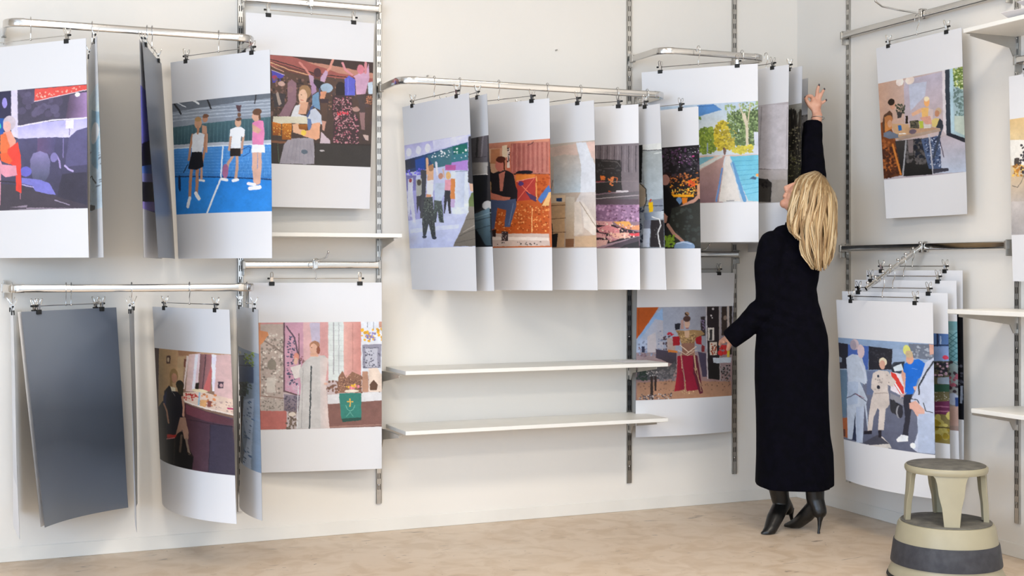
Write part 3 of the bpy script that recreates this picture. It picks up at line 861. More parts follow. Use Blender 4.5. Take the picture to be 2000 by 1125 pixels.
PICS['dance']=(130,210,'''b c8cdec ccd2f0
g b8b4e0 d4d4ee -9,-12,629,-19,624,72,8,143
e e8e8fa 47 77 30 44
e e8e8fa 154 73 29 44
e e8e8fa 251 68 28 43
p dcdcf4 305,2,628,1,624,67,311,94
h 1f3468 3f6c8c -5,149,220,127,624,67,614,242,472,262,312,270,1,282
h 222a3c 1c2c54 -5,153,116,138,110,242,3,249
p 1c4ca0 114,165,219,149,211,299,120,287
h 3a6a80 4c7c84 242,142,492,89,482,263,323,272
p 1e6c60 492,89,614,80,623,163,498,173
p 3c7c88 477,169,623,163,619,243,473,241
d f4f8ff 26 17 17 288,117,621,112,615,222,285,170
p b88cd8 473,241,619,233,613,333,469,313
p c060a0 420,254,512,268,509,318,417,306
d 7c70f0 28 19 18 2,260,213,256,209,331,-1,327
p 7c78b8 0,305,118,320,109,493,-9,482
h 9c98d0 b4b8e4 -8,460,406,501,389,807,-1,801
d c8c8ec 20 36 33 -9,482,374,519,360,765,2,746
p dfe6f2 468,323,613,333,613,581,602,758,465,730
h e0e6f6 c8d2e8 509,318,589,329,568,677,489,671
l 8c98b4 6 509,329,608,337
p e08c4c 464,394,503,399,492,591,453,587
p c8b0d8 453,587,494,591,489,671,448,668
g ccd2f0 c0c8ec 1,768,584,737,565,1049,-1,1049
p d8def8 20,856,519,833,517,872,18,899
p 44464e 172,272,234,281,198,756,147,754
p d8d8e4 22,352,82,337,74,490,94,794,59,782,38,618,13,768,2,637
e a04040 51 366 17 20
p b0b0a8 116,363,179,360,171,520,113,537
e 50483c 149 394 23 32
p 383840 113,526,170,531,155,712,137,625,115,709
p f4f0f8 235,377,301,375,291,553,227,515
l e8b48c 25 242,174,241,314
p e8b48c 247,261,304,226,301,385,237,388
e b0805c 280 266 28 32
l e8e4ec 21 331,220,341,338
p e0a078 224,515,276,530,263,571,220,546
g 4c5250 30363c 203,545,286,552,300,793,307,957,269,957,239,811,206,924,172,924,168,787
d 7c8478 60 11 11 203,555,285,573,297,947,265,946,231,758,178,913,175,755
d 22262a 50 11 11 203,555,285,573,297,947,265,946,231,758,178,913,175,755
p c4d0e4 315,419,410,429,405,522,369,601,306,585
e c89078 372 357 23 29
l dcb8a8 13 397,293,403,377
g 525c58 343c40 300,585,374,601,389,812,347,805,332,691,315,804,289,802
d 74887c 30 11 10 300,595,374,612,384,797,348,795,327,680,295,792
p e8a0b0 412,399,464,405,458,506,406,501
e e8b878 443 361 23 39
p 303038 406,501,453,506,455,729,435,728,427,585,399,721,389,720
e 30384c 188 940 24 17
e 30384c 291 952 23 16
p 3c3c40 632,13,724,11,696,462,639,465,611,442
p e0b89c 620,453,668,469,663,547,626,523
p 6c7c4c 634,544,691,540,684,666,607,680,610,621
g 8a8278 6e675e 604,719,607,670,683,675,660,1045,467,1044,559,834
l 55504a 6 512,951,671,877
l a39a90 8 554,913,673,839
l 55504a 5 489,1010,665,973
l 60584e 6 580,796,677,781''')
PICS['khaki']=(106,208,'''b 4a4444 1c1c20
h 4c4848 6c6468 249,-79,526,-23,517,251,241,210
l 302c2c 17 441,-23,430,183
l 8c8488 13 486,8,469,191
h 7c7470 b8b0a8 241,210,517,251,513,361,238,326
l d8d0c8 8 384,350,513,361
l 302c2c 5 409,189,509,198
p 141418 238,326,513,372,504,621,391,750,223,839
e c8c4c0 508 652 38 40
g 6f8894 3c4c54 381,739,521,673,523,1027,362,1020
l 2c383e 6 389,801,528,763
l 98acb4 6 390,770,529,723
l 2c383e 6 397,882,525,841
p 141418 368,850,427,874,490,1030,362,1025
p 282828 223,839,368,829,362,1025,218,1020''')
PICS['sofa']=(191,206,'''b c8705c c06838
g d89478 c88068 363,-1,948,2,948,37,362,61
h e0b894 d89878 362,51,556,56,551,333,357,301
p c8845c 404,60,494,61,491,206,402,200
p f0d8b8 515,32,562,31,565,149,518,146
h a85c54 c07c6c 603,19,948,27,942,336,597,316
l c88474 7 613,25,611,296
l 9c544c 7 635,25,633,297
l c88474 7 656,26,654,299
l 9c544c 7 677,27,675,300
l c88474 7 699,28,697,301
l 9c544c 7 720,28,718,302
l c88474 7 741,29,739,304
l 9c544c 7 762,30,760,305
l c88474 7 783,30,781,306
l 9c544c 7 804,31,802,308
l c88474 7 825,32,823,309
l 9c544c 7 846,33,844,310
l c88474 7 866,33,864,311
l 9c544c 7 887,34,885,313
l c88474 7 908,35,905,314
l 9c544c 7 928,35,926,315
p e8d0c4 566,57,592,59,588,253,563,252
d 30282c 12 14 14 568,62,592,64,588,253,565,242
l 30242c 6 755,46,790,39,805,20
e 1c1820 725 308 80 20
l 30201c 13 633,318,942,341
g c8602c b85420 643,318,942,336,932,896,425,888,429,659,639,574
p d87c34 643,329,824,329,814,369,652,390
d e89858 120 14 14 648,605,937,616,932,876,446,867,461,681,647,687
d 9c4418 120 14 14 648,605,937,616,932,876,446,867,461,681,647,687
l f0b070 8 794,651,789,884
l e8a868 8 834,350,830,571
d b04c20 40 20 20 834,360,942,366,938,556,840,552
p b03c34 652,390,824,359,825,571,659,580
l e88060 6 662,391,825,571
l e87860 6 814,369,659,575
e 50386c 692 413 25 22
l f0a090 5 652,390,824,359
p 5078b8 840,572,940,436,959,497,869,613
p f0c080 878,634,939,506,959,507,937,636
p 503858 731,486,830,551,829,592,780,569
p cfb8ac 383,887,932,901,940,1016,391,1018
p e8d8cc 403,919,931,936,931,966,403,950
d 504844 16 13 12 455,972,931,976,930,1011,454,1003
p 201c1c 370,166,396,189,405,283,436,306,390,512,358,510
p b08858 366,365,435,389,465,474,391,470
p 242024 405,304,489,278,552,272,623,317,661,483,659,585,598,562,495,516,411,502
p cc7c68 484,309,546,282,522,476,496,475
e d47c6c 496 217 47 66
e 5c2c20 502 167 47 31
p 5c2c20 528,177,546,189,542,271,531,270
p d07c64 391,481,495,516,515,579,473,578,390,522
p d07c64 598,541,516,528,484,568,536,580,588,562
p 4c5878 389,553,536,570,649,554,653,626,593,829,541,828,555,663,472,640,442,847,405,846,376,678
l 6c7c9c 8 623,604,583,808
p 2c1c1c 415,857,463,847,456,920,414,919
p 3c3030 514,869,576,870,575,962,513,962
d c0a8a0 20 8 8 514,869,576,870,575,962,513,962
e 504444 403 908 25 25''')
PICS['beige']=(176,202,'''b cbbcae b09a88
h b8a898 ccc0b4 118,-2,461,24,714,17,704,483,106,468
g c8b4a4 c0ccd4 512,27,764,24,754,484,502,478
p d8bcae 461,29,714,17,732,134,612,110,489,124
p e0e2e8 714,7,804,12,883,237,878,526,749,484,759,232
p e8c8bc 804,10,882,11,881,189,850,159
g d8d0cc ccb4a0 754,484,883,488,888,1002,694,1002,703,571
p d8c8b8 698,571,748,572,767,875,691,894
p e4d8cc 763,572,802,622,878,768,875,914,778,816
l a08c78 6 743,572,887,827
l c4ac98 14 726,894,885,900
p c8a888 696,903,890,895,888,1002,699,1002
p c8a078 104,558,612,569,603,1002,93,1001
p dcc0a0 456,491,613,500,612,569,454,575
l 6c4830 7 448,597,611,598
l 6c4c30 6 445,726,614,724
l 6c4830 6 442,857,616,856
p 203c64 530,526,583,527,582,563,529,557
g ccc0b0 b89c80 618,520,699,522,690,923,615,923
p 80583c 615,923,690,923,689,1002,613,1002
p 1c1818 447,882,545,868,532,1002,449,1002
l 201c1c 8 450,743,485,774,493,873
l 8c7c74 10 495,350,471,477
e 988878 462 912 21 40''')
PICS['grill']=(218,200,'''b 6a5c64 9c7c88
h 5e5054 7c7276 369,-12,1091,-3,1089,456,360,477
l 8a8084 8 704,11,699,263
l 4c4448 8 737,13,732,264
l 8a8084 8 770,14,765,265
l 4c4448 8 803,15,798,266
l 8a8084 8 836,17,831,267
l 4c4448 8 869,18,864,268
l 8a8084 8 901,19,897,269
l 4c4448 8 934,21,930,270
l 8a8084 8 967,22,963,271
l 4c4448 8 999,23,996,272
l 8a8084 8 1032,25,1028,273
l 4c4448 8 1064,26,1061,274
p 34302f 677,131,922,155,940,452,678,475
l 6c6464 6 752,154,892,169,922,220
l 5c5456 6 762,229,872,236
d 4c4848 30 16 16 702,162,922,170,921,290,700,283
l 94444c 10 700,354,780,356
d e07838 20 18 18 741,299,781,301,780,341,740,340
d e88850 24 18 18 806,312,861,313,850,409,830,408
l c06840 8 871,319,896,329,890,370
d a85840 10 12 12 820,449,860,460,859,490,819,489
l 8c8080 5 679,363,1079,360
p c8c0c4 890,445,990,448,999,468,880,465
h 4c4648 6c6468 678,486,1089,456,1088,597,676,588
l a89ca0 9 687,521,1088,496
p 5c4c54 667,526,1088,536,1088,597,697,588
h 8c6888 9c7898 687,578,1088,587,1087,749,685,742
d b890b0 60 22 23 687,578,1088,587,1087,749,685,742
d 74506c 40 18 18 687,578,1088,587,1087,749,685,742
p 302428 684,752,857,776,1087,851,1086,902,774,960,681,990
p d89c9c 695,732,857,745,836,786,705,773
p d88c90 704,804,816,775,917,818,916,859,734,846
p e8a858 857,745,998,742,1027,789,917,787
p e09868 917,792,1087,780,1087,830,977,819
p dca0a0 694,845,795,867,785,898,693,897
p c88c94 785,888,896,858,916,910,835,940
p e0ac98 815,857,997,850,1007,901,876,910
p e04850 997,860,1087,856,1087,887,1007,886
p dcaca4 693,918,815,919,794,971,692,990
d f4c8b8 50 14 14 705,742,1077,779,1077,881,713,959
d a86870 60 12 12 705,742,1077,779,1077,881,713,959
p 4c4048 773,991,1087,892,1086,963,915,993
l a09098 6 733,986,1087,887
p 2c2828 956,972,1086,933,1086,999,915,998''')
PICS['yellow']=(163,198,'''b a8adb0 788088
p 141414 223,-63,649,-4,634,361,593,367,212,336
p dfe0dc 649,-12,814,0,812,68,647,54
l 3c3c3c 7 647,54,812,68
g a8adac b4c0c8 644,59,817,76,811,523,666,533
l d8dcd8 8 749,95,806,92
p a89884 593,367,651,382,674,454,660,583,595,599
l 2c2c2c 8 622,370,670,424,676,534,643,632,625,889
h 6c7484 98a0ac 586,588,649,602,637,979,573,977
d 343c4c 40 20 20 586,588,649,612,637,974,574,972
p 8890a0 724,537,810,533,811,641,721,636
l 48505c 8 664,583,808,592
p e8b818 690,555,729,552,724,695,695,699
l c04030 10 704,551,713,528
l 343c48 8 758,668,816,631
h 606c80 c8d0d8 652,652,811,641,809,719,660,722
p c4ccdc 643,801,701,803,695,980,637,979
p 787c8c 650,722,708,724,706,803,648,801
p 302c2e 708,724,813,729,809,982,700,980
l dcdcdc 10 719,695,776,718,788,777,761,854,781,982
d 68686a 10 8 8 735,775,764,776,760,893,731,892''')
PICS['bar']=(193,196,'''b 1e1a1c 242424
d 5c3c5c 50 20 20 618,20,966,18,968,185,625,161
d 3c343c 90 26 26 618,10,966,18,966,303,623,282
d f0e8f0 26 7 7 628,20,961,27,961,283,705,167
d c890c0 14 9 9 785,73,921,83,920,172,784,152
e c04080 911 104 12 7
d b06838 60 16 16 693,267,957,253,964,382,701,348
d e89830 70 16 16 692,337,956,322,953,471,719,459
d f4d060 40 12 12 720,409,955,401,934,480,719,469
d 5c3020 60 14 14 693,267,956,283,953,481,709,469
d e85828 20 17 18 869,327,927,331,926,400,868,397
p e8a020 709,459,915,469,914,494,719,484
e 6888b0 782 522 27 34
p d87820 807,494,861,496,850,556,816,554
p c49070 945,381,970,353,967,521,943,490
e 2c1c1c 668 270 50 26
e a8786c 657 315 42 52
p 141214 616,363,681,387,709,489,728,550,714,721,615,698
p 141214 621,383,690,428,787,553,776,613,666,629
l b88a78 31 963,481,914,528,796,588
h 282a26 34342e 717,590,962,540,965,968,660,964
d 3c403c 40 30 30 716,610,961,580,965,928,770,925
l 141214 27 627,597,665,710,674,751
p b08070 627,607,681,670,674,730,634,729
l b08474 29 684,751,742,843,781,875,820,916
d 7c9c30 60 20 20 662,852,742,843,740,965,660,964
e 7c94b4 829 966 88 55
l b4c4d8 10 760,935,820,918,888,937''')
PICS['pool']=(224,193,'''b c3cfdc c8ccd0
g a8bcd0 d4dce0 28,-63,1133,-16,1131,297,17,309
p 4c80bc 547,7,706,5,784,65,632,99,558,120
l 2c5c94 5 559,21,730,19
d 5c7c34 10 17 17 551,120,582,121,582,146,551,144
d 687f34 260 27 28 562,245,691,226,724,477,564,484
d 8ca040 100 20 20 562,245,691,226,724,477,564,484
d c8b434 260 27 27 703,227,777,175,849,197,920,287,894,446,725,452
d a09028 100 19 20 703,227,777,175,849,197,920,287,894,446,725,452
d 5e7440 480 26 27 825,135,921,91,1121,103,1119,418,918,422,848,234
d 8ca068 240 19 20 803,23,1121,7,1119,394,871,359
d 46582c 160 19 20 874,89,1121,55,1119,418,918,410
l c8bca4 25 1019,414,1017,243,994,120
l c8bca4 11 1003,218,969,94,946,20
l c0b498 11 1017,243,1039,98,1045,26
d c4b83c 120 22 22 870,433,1072,416,1072,490,894,496
l 98a8b8 12 646,386,645,462
l 403028 15 798,442,816,468
p c8ccd8 1079,294,1125,297,1124,516,1089,515
e 70544c 807 468 12 37
g d0b4a8 96787c 551,502,1124,510,1124,541,797,517,791,1034,530,1032,539,521
p 6ea8bc 551,521,712,514,550,610
l c8ccc8 30 549,623,773,522
g b09088 85686e 560,653,807,508,807,520,705,963,558,961
p 74a8b8 561,535,716,517,560,594
l c8ccc8 25 557,611,773,519
p d8d2cc 818,515,857,516,959,959,745,957
g 64b4cc 7cc4dc 857,522,1125,514,1123,961,1026,954
l 4c9cc0 5 885,569,1121,565
l 4c9cc0 5 898,615,1121,608
l 4c9cc0 5 911,662,1121,652
l 4c9cc0 5 924,709,1121,695
l 4c9cc0 5 937,755,1121,739
l 4c9cc0 5 949,802,1120,782
l 4c9cc0 5 962,849,1120,826
l 4c9cc0 5 975,895,1120,870
l 5c94c4 35 879,592,993,948
l 6488c0 16 783,635,724,951
e f0a050 1110 711 13 16
p 3c5c7c 1038,740,1072,718,1104,736,1093,753
l b8c8d8 6 857,522,959,953
l 8c8c90 9 825,949,892,949''')
PICS['curtain']=(175,189,'''b b8b0b4 9a9590
h b4acb0 c8c2c6 -268,-111,882,27,889,636,-276,541
l a09a9c 10 635,18,621,602
l a8a0a4 7 865,48,860,621
l 685c5c 7 611,613,724,628
g c0b8ba a8a09c -395,544,867,639,868,752,747,732,612,693
p 2c2826 -396,624,612,699,702,717,741,754,737,937,-399,874
p 3c3834 612,757,703,797,730,788,726,937,613,930
p a09890 741,726,868,735,865,944,743,938
d 181616 10 18 18 657,737,702,740,703,797,658,794''')
PICS['forest']=(136,187,'''b 9a968c 3c3830
g a8a49c 6c6a5c 46,-82,690,41,693,230,46,122
l 24201c 14 572,59,518,513
l 4c463c 6 599,52,611,588
l 24201c 10 561,44,639,759
l 4c463c 6 665,60,639,770
l 4c463c 6 691,113,670,629
l 38322a 10 574,51,654,757
l 4c463c 6 688,117,707,782
l 38322a 10 672,80,644,645
l 4c463c 6 571,36,572,804
l 1c1a16 14 619,64,705,576
l 38322a 14 601,81,569,607
l 4c463c 14 656,86,726,550
l 38322a 10 543,80,567,571
l 38322a 10 588,66,517,706
l 4c463c 14 680,99,658,608
l 38322a 14 586,63,666,699
l 4c463c 14 667,62,663,553
l 38322a 10 596,76,579,639
l 4c463c 10 593,75,588,564
l 24201c 6 683,56,729,698
l 24201c 14 692,88,659,812
l 4c463c 10 553,74,507,553
l 1c1a16 6 605,53,602,700
l 38322a 10 603,50,531,571
l 38322a 10 620,102,565,514
l 24201c 14 685,81,757,719
l 24201c 10 663,75,659,791
l 38322a 10 627,62,630,780
l 1c1a16 14 585,48,642,751
l 1c1a16 10 589,39,674,803
l 24201c 10 643,108,589,796
l 24201c 6 643,93,643,651
l 1c1a16 6 600,93,556,545
l 4c463c 6 633,70,683,629
l 24201c 6 570,42,594,751
l 1c1a16 14 626,72,562,710
l 4c463c 14 552,82,478,512
l 24201c 10 677,110,735,547
l 1c1a16 6 623,96,597,574
l 1c1a16 6 613,44,689,755
l 1c1a16 10 594,96,644,529
l 38322a 14 677,72,738,647
l 38322a 10 664,110,616,550
l 4c463c 10 615,77,688,728
l 4c463c 6 534,63,537,714
l 24201c 14 613,56,676,620
d 8c8468 80 12 12 540,205,681,228,687,755,545,740
p 28261c 543,557,709,613,712,878,497,859
d 5c5a34 60 14 15 543,496,696,516,676,851,509,835
g 403c30 1c1a16 465,556,665,580,647,938,468,924
d 7c7a54 50 10 10 543,475,664,491,656,714,546,724''')
PICS['held']=(126,183,'''b 8a8684 5c5a58
p 9a9490 526,-82,609,-57,663,9,665,132,528,108
d 706c6c 40 25 25 526,-74,663,-46,665,132,528,108''')
PICS['queen']=(188,178,'''b 9a9aa6 94706a
h a8b4cc 94949e -68,3,662,3,673,444,-64,430
p b4541c -68,-1,205,-1,20,280,-64,380
l 9c4414 7 17,12,20,271
p 90b0d8 11,288,171,62,239,12,241,130,20,330
h a8b8d4 b4b0b8 12,330,172,112,241,130,246,436,13,432
d 8890a8 60 17 17 20,330,243,214,247,470,22,466
p c4bcc0 97,281,174,239,185,435,99,433
d 806870 30 12 12 12,381,90,382,91,476,14,474
p 30344c 48,373,74,373,75,433,49,432
p 2e2624 662,3,788,3,807,728,679,707
p 241c20 666,12,783,12,802,711,688,698
d c8c0c0 3 18 17 707,12,734,12,736,115,709,115
l c8c0c4 10 662,3,679,707
l a89c98 12 797,3,812,729
p 362a26 815,3,870,3,878,290,823,289
l c0b0a4 17 883,3,890,220
p 2c2420 897,3,924,3,934,484,911,484
e 8c786c 855 116 18 24
p d4ccc4 678,210,743,210,747,336,681,335
p 302c2c 699,227,726,228,724,332,697,331
p d8c8b8 699,353,775,354,775,481,701,479
d b05438 20 16 16 711,366,766,367,769,472,714,471
d 5c3c30 10 13 12 711,366,766,367,769,472,714,471
p c0c8d0 733,506,930,510,927,563,739,559
p 1c1a1a 693,558,794,569,798,728,697,707
d c83030 10 40 39 803,394,872,395,874,483,805,481
p e0c040 881,386,910,387,912,506,884,505
d 8c8484 50 15 14 813,587,914,590,919,750,817,746
d 2c2826 40 15 14 813,587,914,590,919,750,817,746
p 30282a 606,97,651,98,655,287,610,287
d 706080 20 14 14 606,115,655,115,660,287,610,287
p 20202a 355,164,408,160,400,216,356,224
d 4c3c44 50 16 15 244,282,349,284,352,472,247,470
p b09c94 279,300,358,301,360,421,281,420
d b02838 8 19 19 287,249,339,249,340,275,287,274
g 484050 3c343a 176,401,369,438,371,559,300,540,177,486
p c87838 289,411,378,426,378,443,290,437
p 4c4c50 6,567,301,575,353,524,372,594,321,696,7,695
d 2c3c34 50 22 22 6,584,101,587,102,698,7,695
d 6c686c 60 19 19 196,581,372,585,356,715,198,710
g a07860 b08468 8,721,321,714,928,750,932,893,10,885
d 7c5c4c 50 14 14 8,704,918,732,921,839,9,807
p 302422 128,665,150,665,153,890,127,889
p 302422 163,666,184,666,182,804,165,804
d b8b0b0 24 10 10 93,612,197,615,197,667,93,664
d 5c5054 50 14 14 26,833,323,835,324,888,27,885
d d0c8c4 26 10 10 26,833,323,835,324,888,27,885
p 453c50 582,442,664,461,669,689,624,688
p 8c1c34 422,465,529,467,551,651,591,810,465,823,444,648
h a02030 7c1830 378,473,423,474,447,805,349,819,373,646
p 5c2030 529,476,574,477,628,846,592,854,533,650
l c8a888 8 413,456,425,595
l c0a480 14 542,459,559,616
l b89c78 6 541,598,627,811
l b89c78 6 568,599,589,722,609,828
l a88c68 5 425,612,454,718,447,822
d c8a880 20 11 10 411,812,537,817,538,852,430,848
p 9c1c28 331,292,401,284,403,370,337,378
p 9c1c28 548,286,615,287,617,373,563,364
p 9c7c54 361,224,453,233,524,226,613,235,650,270,561,303,545,364,421,370,402,301
d caa878 50 11 10 401,259,560,260,545,372,420,362
d 403028 50 8 8 383,241,578,243,545,372,420,362
p c8a488 444,233,498,234,490,303,455,302
p 8c6454 420,353,545,355,547,476,423,474
l e0c8b0 8 403,370,484,440
l e0c8b0 8 563,390,467,457
l d8c0a8 6 386,421,476,475,538,441
l d8c0a8 5 573,425,484,440
p 7c2c30 617,373,653,391,645,443,618,443
e c8a490 472 163 27 44
e 4a3430 471 118 37 29
p b08c84 412,131,438,122,440,216,409,216
e 94745c 468 71 23 20
d 1c1414 6 12 12 450,63,485,63,486,88,450,88
l 8c2028 5 462,208,488,208''')
PICS['family']=(165,197,'''b c4aca4 b0a8b0
h c8a088 c0b4b8 -3,-6,661,-15,643,619,-19,585
g b8b0c0 c4b0b0 265,18,651,11,635,555,239,449
p bfc4d6 312,68,489,74,463,208,307,333
e f4e4dc 224 25 38 42
e f0ddd0 324 30 44 40
l d8c4b8 6 275,20,272,70
p 2c3440 665,-10,706,-5,691,605,648,619
h a8c0cc 98b0b0 706,-5,840,10,831,678,691,616
d 88984c 120 23 24 742,2,831,12,828,210,747,175
d 5c7434 60 20 21 742,2,831,12,828,210,747,175
d cfd8a8 30 14 15 742,2,831,12,828,210,747,175
d 68807c 60 20 21 738,192,828,210,825,464,742,450
p b8c4b8 733,448,829,465,827,647,730,591
p b0ccd8 710,-4,737,1,725,600,696,606
p 242630 648,599,691,605,827,673,831,715,648,619
p d8d0d4 637,-1,665,-5,648,614,620,573
g bcb0b8 b4c0d4 584,631,643,619,831,715,828,985,492,968,502,705
g 8c4c24 5c3420 -5,409,74,378,136,564,165,769,186,956,-5,976
d a05c30 60 28 29 4,566,166,590,158,883,-2,935
d 48281c 70 29 29 8,657,171,680,175,955,-5,970
g 3a3634 1c1c1c 133,607,506,619,492,974,185,968
d 585454 60 29 31 237,645,464,656,455,863,225,845
p 7c7070 260,615,317,618,305,743,263,737
d 20242e 30 31 32 333,615,425,618,417,802,324,790
p 4c5c7c 394,624,585,610,574,933,453,918
d c0c8dc 60 12 13 405,626,585,610,575,911,454,896
d 28304c 60 16 17 405,626,585,610,575,911,454,896
l 9c9ca0 15 244,618,191,962
l b4b4bc 15 477,593,492,974
l 3c4454 23 612,520,508,814
l 3c3040 7 583,673,608,822
l c87c38 19 109,638,170,943
p 3c3c48 494,923,644,930,648,958,492,968
p b89478 150,593,586,573,587,547,451,499,184,483,113,428,137,542
p c8a078 113,428,280,456,274,552,155,589
g b09c8c a08878 167,568,587,547,596,570,170,607
p 5c4030 17,413,39,329,101,292,126,323,126,387,49,418,24,524
e c8967c 135 239 29 50
e 2c2018 123 211 35 33
p c88448 43,352,108,341,115,472,42,505
e b87848 84 380 40 43
p 6c7484 25,508,86,495,169,547,172,580,80,577,22,547
e d09c78 92 425 23 37
d 3c4434 60 14 15 158,244,261,252,245,343,173,331
p 3c3838 173,320,230,330,211,380,174,385
p 2c2018 256,369,280,373,276,450,251,446
p 2c64a0 173,454,208,460,209,509,177,509
p e0b090 316,356,419,317,459,319,437,356,325,389
p e8b870 419,322,488,324,497,449,452,463,419,415
e f0ae70 475 271 27 46
e f4dcb8 474 240 25 24
p d4c0bc 487,334,535,353,521,474,471,487
p d8a08c 395,411,504,409,511,493,451,484
e c8ad90 581 381 32 37
e c08868 568 399 23 31
p d8c078 512,452,552,438,590,454,558,532,510,514
p 30343e 590,449,618,480,616,552,548,531
p 68604c 297,426,383,435,379,514,293,501
d 30302c 30 12 13 297,426,383,435,379,514,293,501
p b4c048 383,441,428,448,425,516,390,514
e 6c5c68 317 537 37 24
p d8d0c8 431,486,501,492,499,528,430,522
l f0ece8 10 180,543,243,547''')
PICS['toy']=(235,239,'''b e0c088 b8b4b4
g dcbc88 d8c49c -9,-8,859,103,853,309,-16,201
p e8e4dc -11,209,853,316,846,545,8,477
p 4c4440 43,408,100,406,97,486,41,480
d b07838 30 26 26 25,471,138,474,134,601,20,599
d f0b858 20 20 19 25,471,138,474,134,601,20,599
g d0b898 b8b0ac 12,590,843,663,837,900,4,848
l 585450 6 17,687,74,708,116,663,151,586
d 403c40 16 26 25 104,279,162,286,153,571,111,567
g c8c0bc a4a0a0 4,848,837,900,828,1212,1,1187''')
PICS['race']=(184,208,'''b 8ca4c4 6a6e80
g 88a0c0 a8b8d0 -16,-3,922,-6,917,235,-32,334
p 2a2c38 -13,51,110,58,99,309,-26,322
p 4c68b0 110,63,331,62,322,297,98,320
p 2c2c34 331,62,564,74,553,273,328,296
d 3c3c44 30 17 17 341,82,558,85,555,200,336,221
p 98acc8 564,74,659,66,644,264,558,273
p 6c7484 710,11,922,4,919,155,726,142
d 98a0ac 30 21 22 739,39,921,24,919,145,736,141
g 74788c 5c6074 264,422,779,425,785,1036,262,1042
p 6c7898 311,309,396,300,388,537,302,548
p d4cec8 306,1046,460,930,542,993,561,1033,424,1058
p 4c4c58 262,1031,417,926,542,993,349,1038
e 3c4450 604 257 52 61
p 2c3440 548,263,605,197,671,186,674,261,572,303
p d4e0e8 569,251,645,207,664,272,583,291
p e4dce4 542,295,683,312,677,532,547,475
p d84038 547,295,592,311,669,438,672,527,637,505,560,378
l f0f0f4 15 580,386,657,513
p 8c8c94 541,502,676,553,675,606,544,560
p 26262c 544,560,660,614,657,715,591,703,542,646
e 34343a 573 631 31 65
e 9a9aa0 625 672 26 60
e 30303a 638 670 24 60
p 648098 -9,331,81,322,81,576,49,794,-15,815
e 30303c 7 241 25 55
p 8894a8 -13,188,31,206,29,250,-5,254
p b05c2c -12,826,71,808,67,1019,-7,1014
p 5c2c20 -9,940,31,933,28,1008,-7,1008
p c4cede 81,202,155,157,252,164,291,268,313,406,284,452,231,426,312,591,299,647,322,887,316,910,277,639,257,1032,173,1046,169,743,129,1020,61,1026,68,623,93,442
p b4c2d8 87,443,215,428,200,650,76,689
l 54546c 8 68,612,182,553,300,614
l 8c3c50 5 171,554,279,584
p 28304c 169,743,172,945,190,1032,124,1026,146,904
h aebcd4 c6d0e2 182,685,276,661,257,1032,179,1039
e c8b4b8 187 57 46 54
e a89ca8 168 64 35 50
e d8c0c4 249 122 38 67
l d4dcec 21 239,230,289,333,296,429
p d8ccc4 375,324,439,290,521,292,561,346,600,384,568,440,517,425,534,561,537,614,500,663,483,872,424,881,436,683,416,664,381,756,360,897,311,905,328,720,355,585,379,506,348,477,355,412
e e4d8bc 473 206 39 40
e d8a894 466 235 29 42
d a89c98 16 13 13 395,343,541,327,536,476,390,494
l b0a098 8 389,521,515,505
e 30303c 428 457 17 17
p 2c2830 272,911,360,892,359,925,271,945
p 2c2830 424,881,461,875,459,947,433,946
e 303848 424 350 11 13
p 1e6cd0 665,210,726,173,794,151,851,191,830,316,790,341,748,491,678,500,682,332,663,303
e d8a48c 718 158 33 49
e d8d878 691 74 32 49
e c8b08c 712 113 33 35
p d8a490 649,263,683,301,679,458,665,397,647,336
p 2c2c38 668,502,743,492,734,640,708,889,658,886,682,711,665,586
p eceff4 605,944,648,888,708,889,707,943,615,964
l b8d0f0 4 734,249,783,249
p e0b09c 749,418,779,404,778,456,758,448
p c0c8dc 852,181,924,124,918,1033,785,1036,721,994,757,955,789,843,783,675,726,557,768,458,800,361
l 30343c 13 919,165,860,262,799,402,797,485
l 30343c 8 737,535,786,539,800,568
p d8a898 716,579,776,550,843,625,842,677,782,696,744,639,719,632
p d0a090 884,7,922,4,920,94,887,107
l 30343c 7 834,563,852,634,910,646
e e8eef8 746 979 22 28
p b0bcd4 793,674,920,645,918,1033,785,1036
p c8b0b0 637,505,698,477,636,548''')
PICS['market1']=(206,206,'''b 30343c 8c7c44
g 4c6ca4 5c7cac 693,13,1043,-19,1041,117,690,138
l 28304c 17 937,0,935,116
l 28304c 11 690,131,1041,103
l b8c8e0 11 963,26,962,94
p 8098c4 690,138,1041,117,1039,253,688,278
e c84058 1000 221 26 19
d 24242c 70 28 28 688,278,1039,253,1036,416,685,447
d a88898 20 19 19 906,290,1039,266,1037,389,904,400
p 8c98a8 931,418,1037,402,1036,471,930,474
p 2c4c3c 684,503,1036,471,1035,539,682,573
d c8c8c8 20 8 8 902,552,1035,539,1033,635,900,649
p 642c4c 681,672,1036,628,1038,750,679,785
l 98607c 10 913,689,1032,683
l 98607c 10 912,737,1032,724
d b0a45c 40 61 62 678,799,1038,757,1035,977,674,1026
d 94802c 20 61 62 677,856,1037,826,1035,977,674,1026
l 40341c 9 910,883,1029,882''')
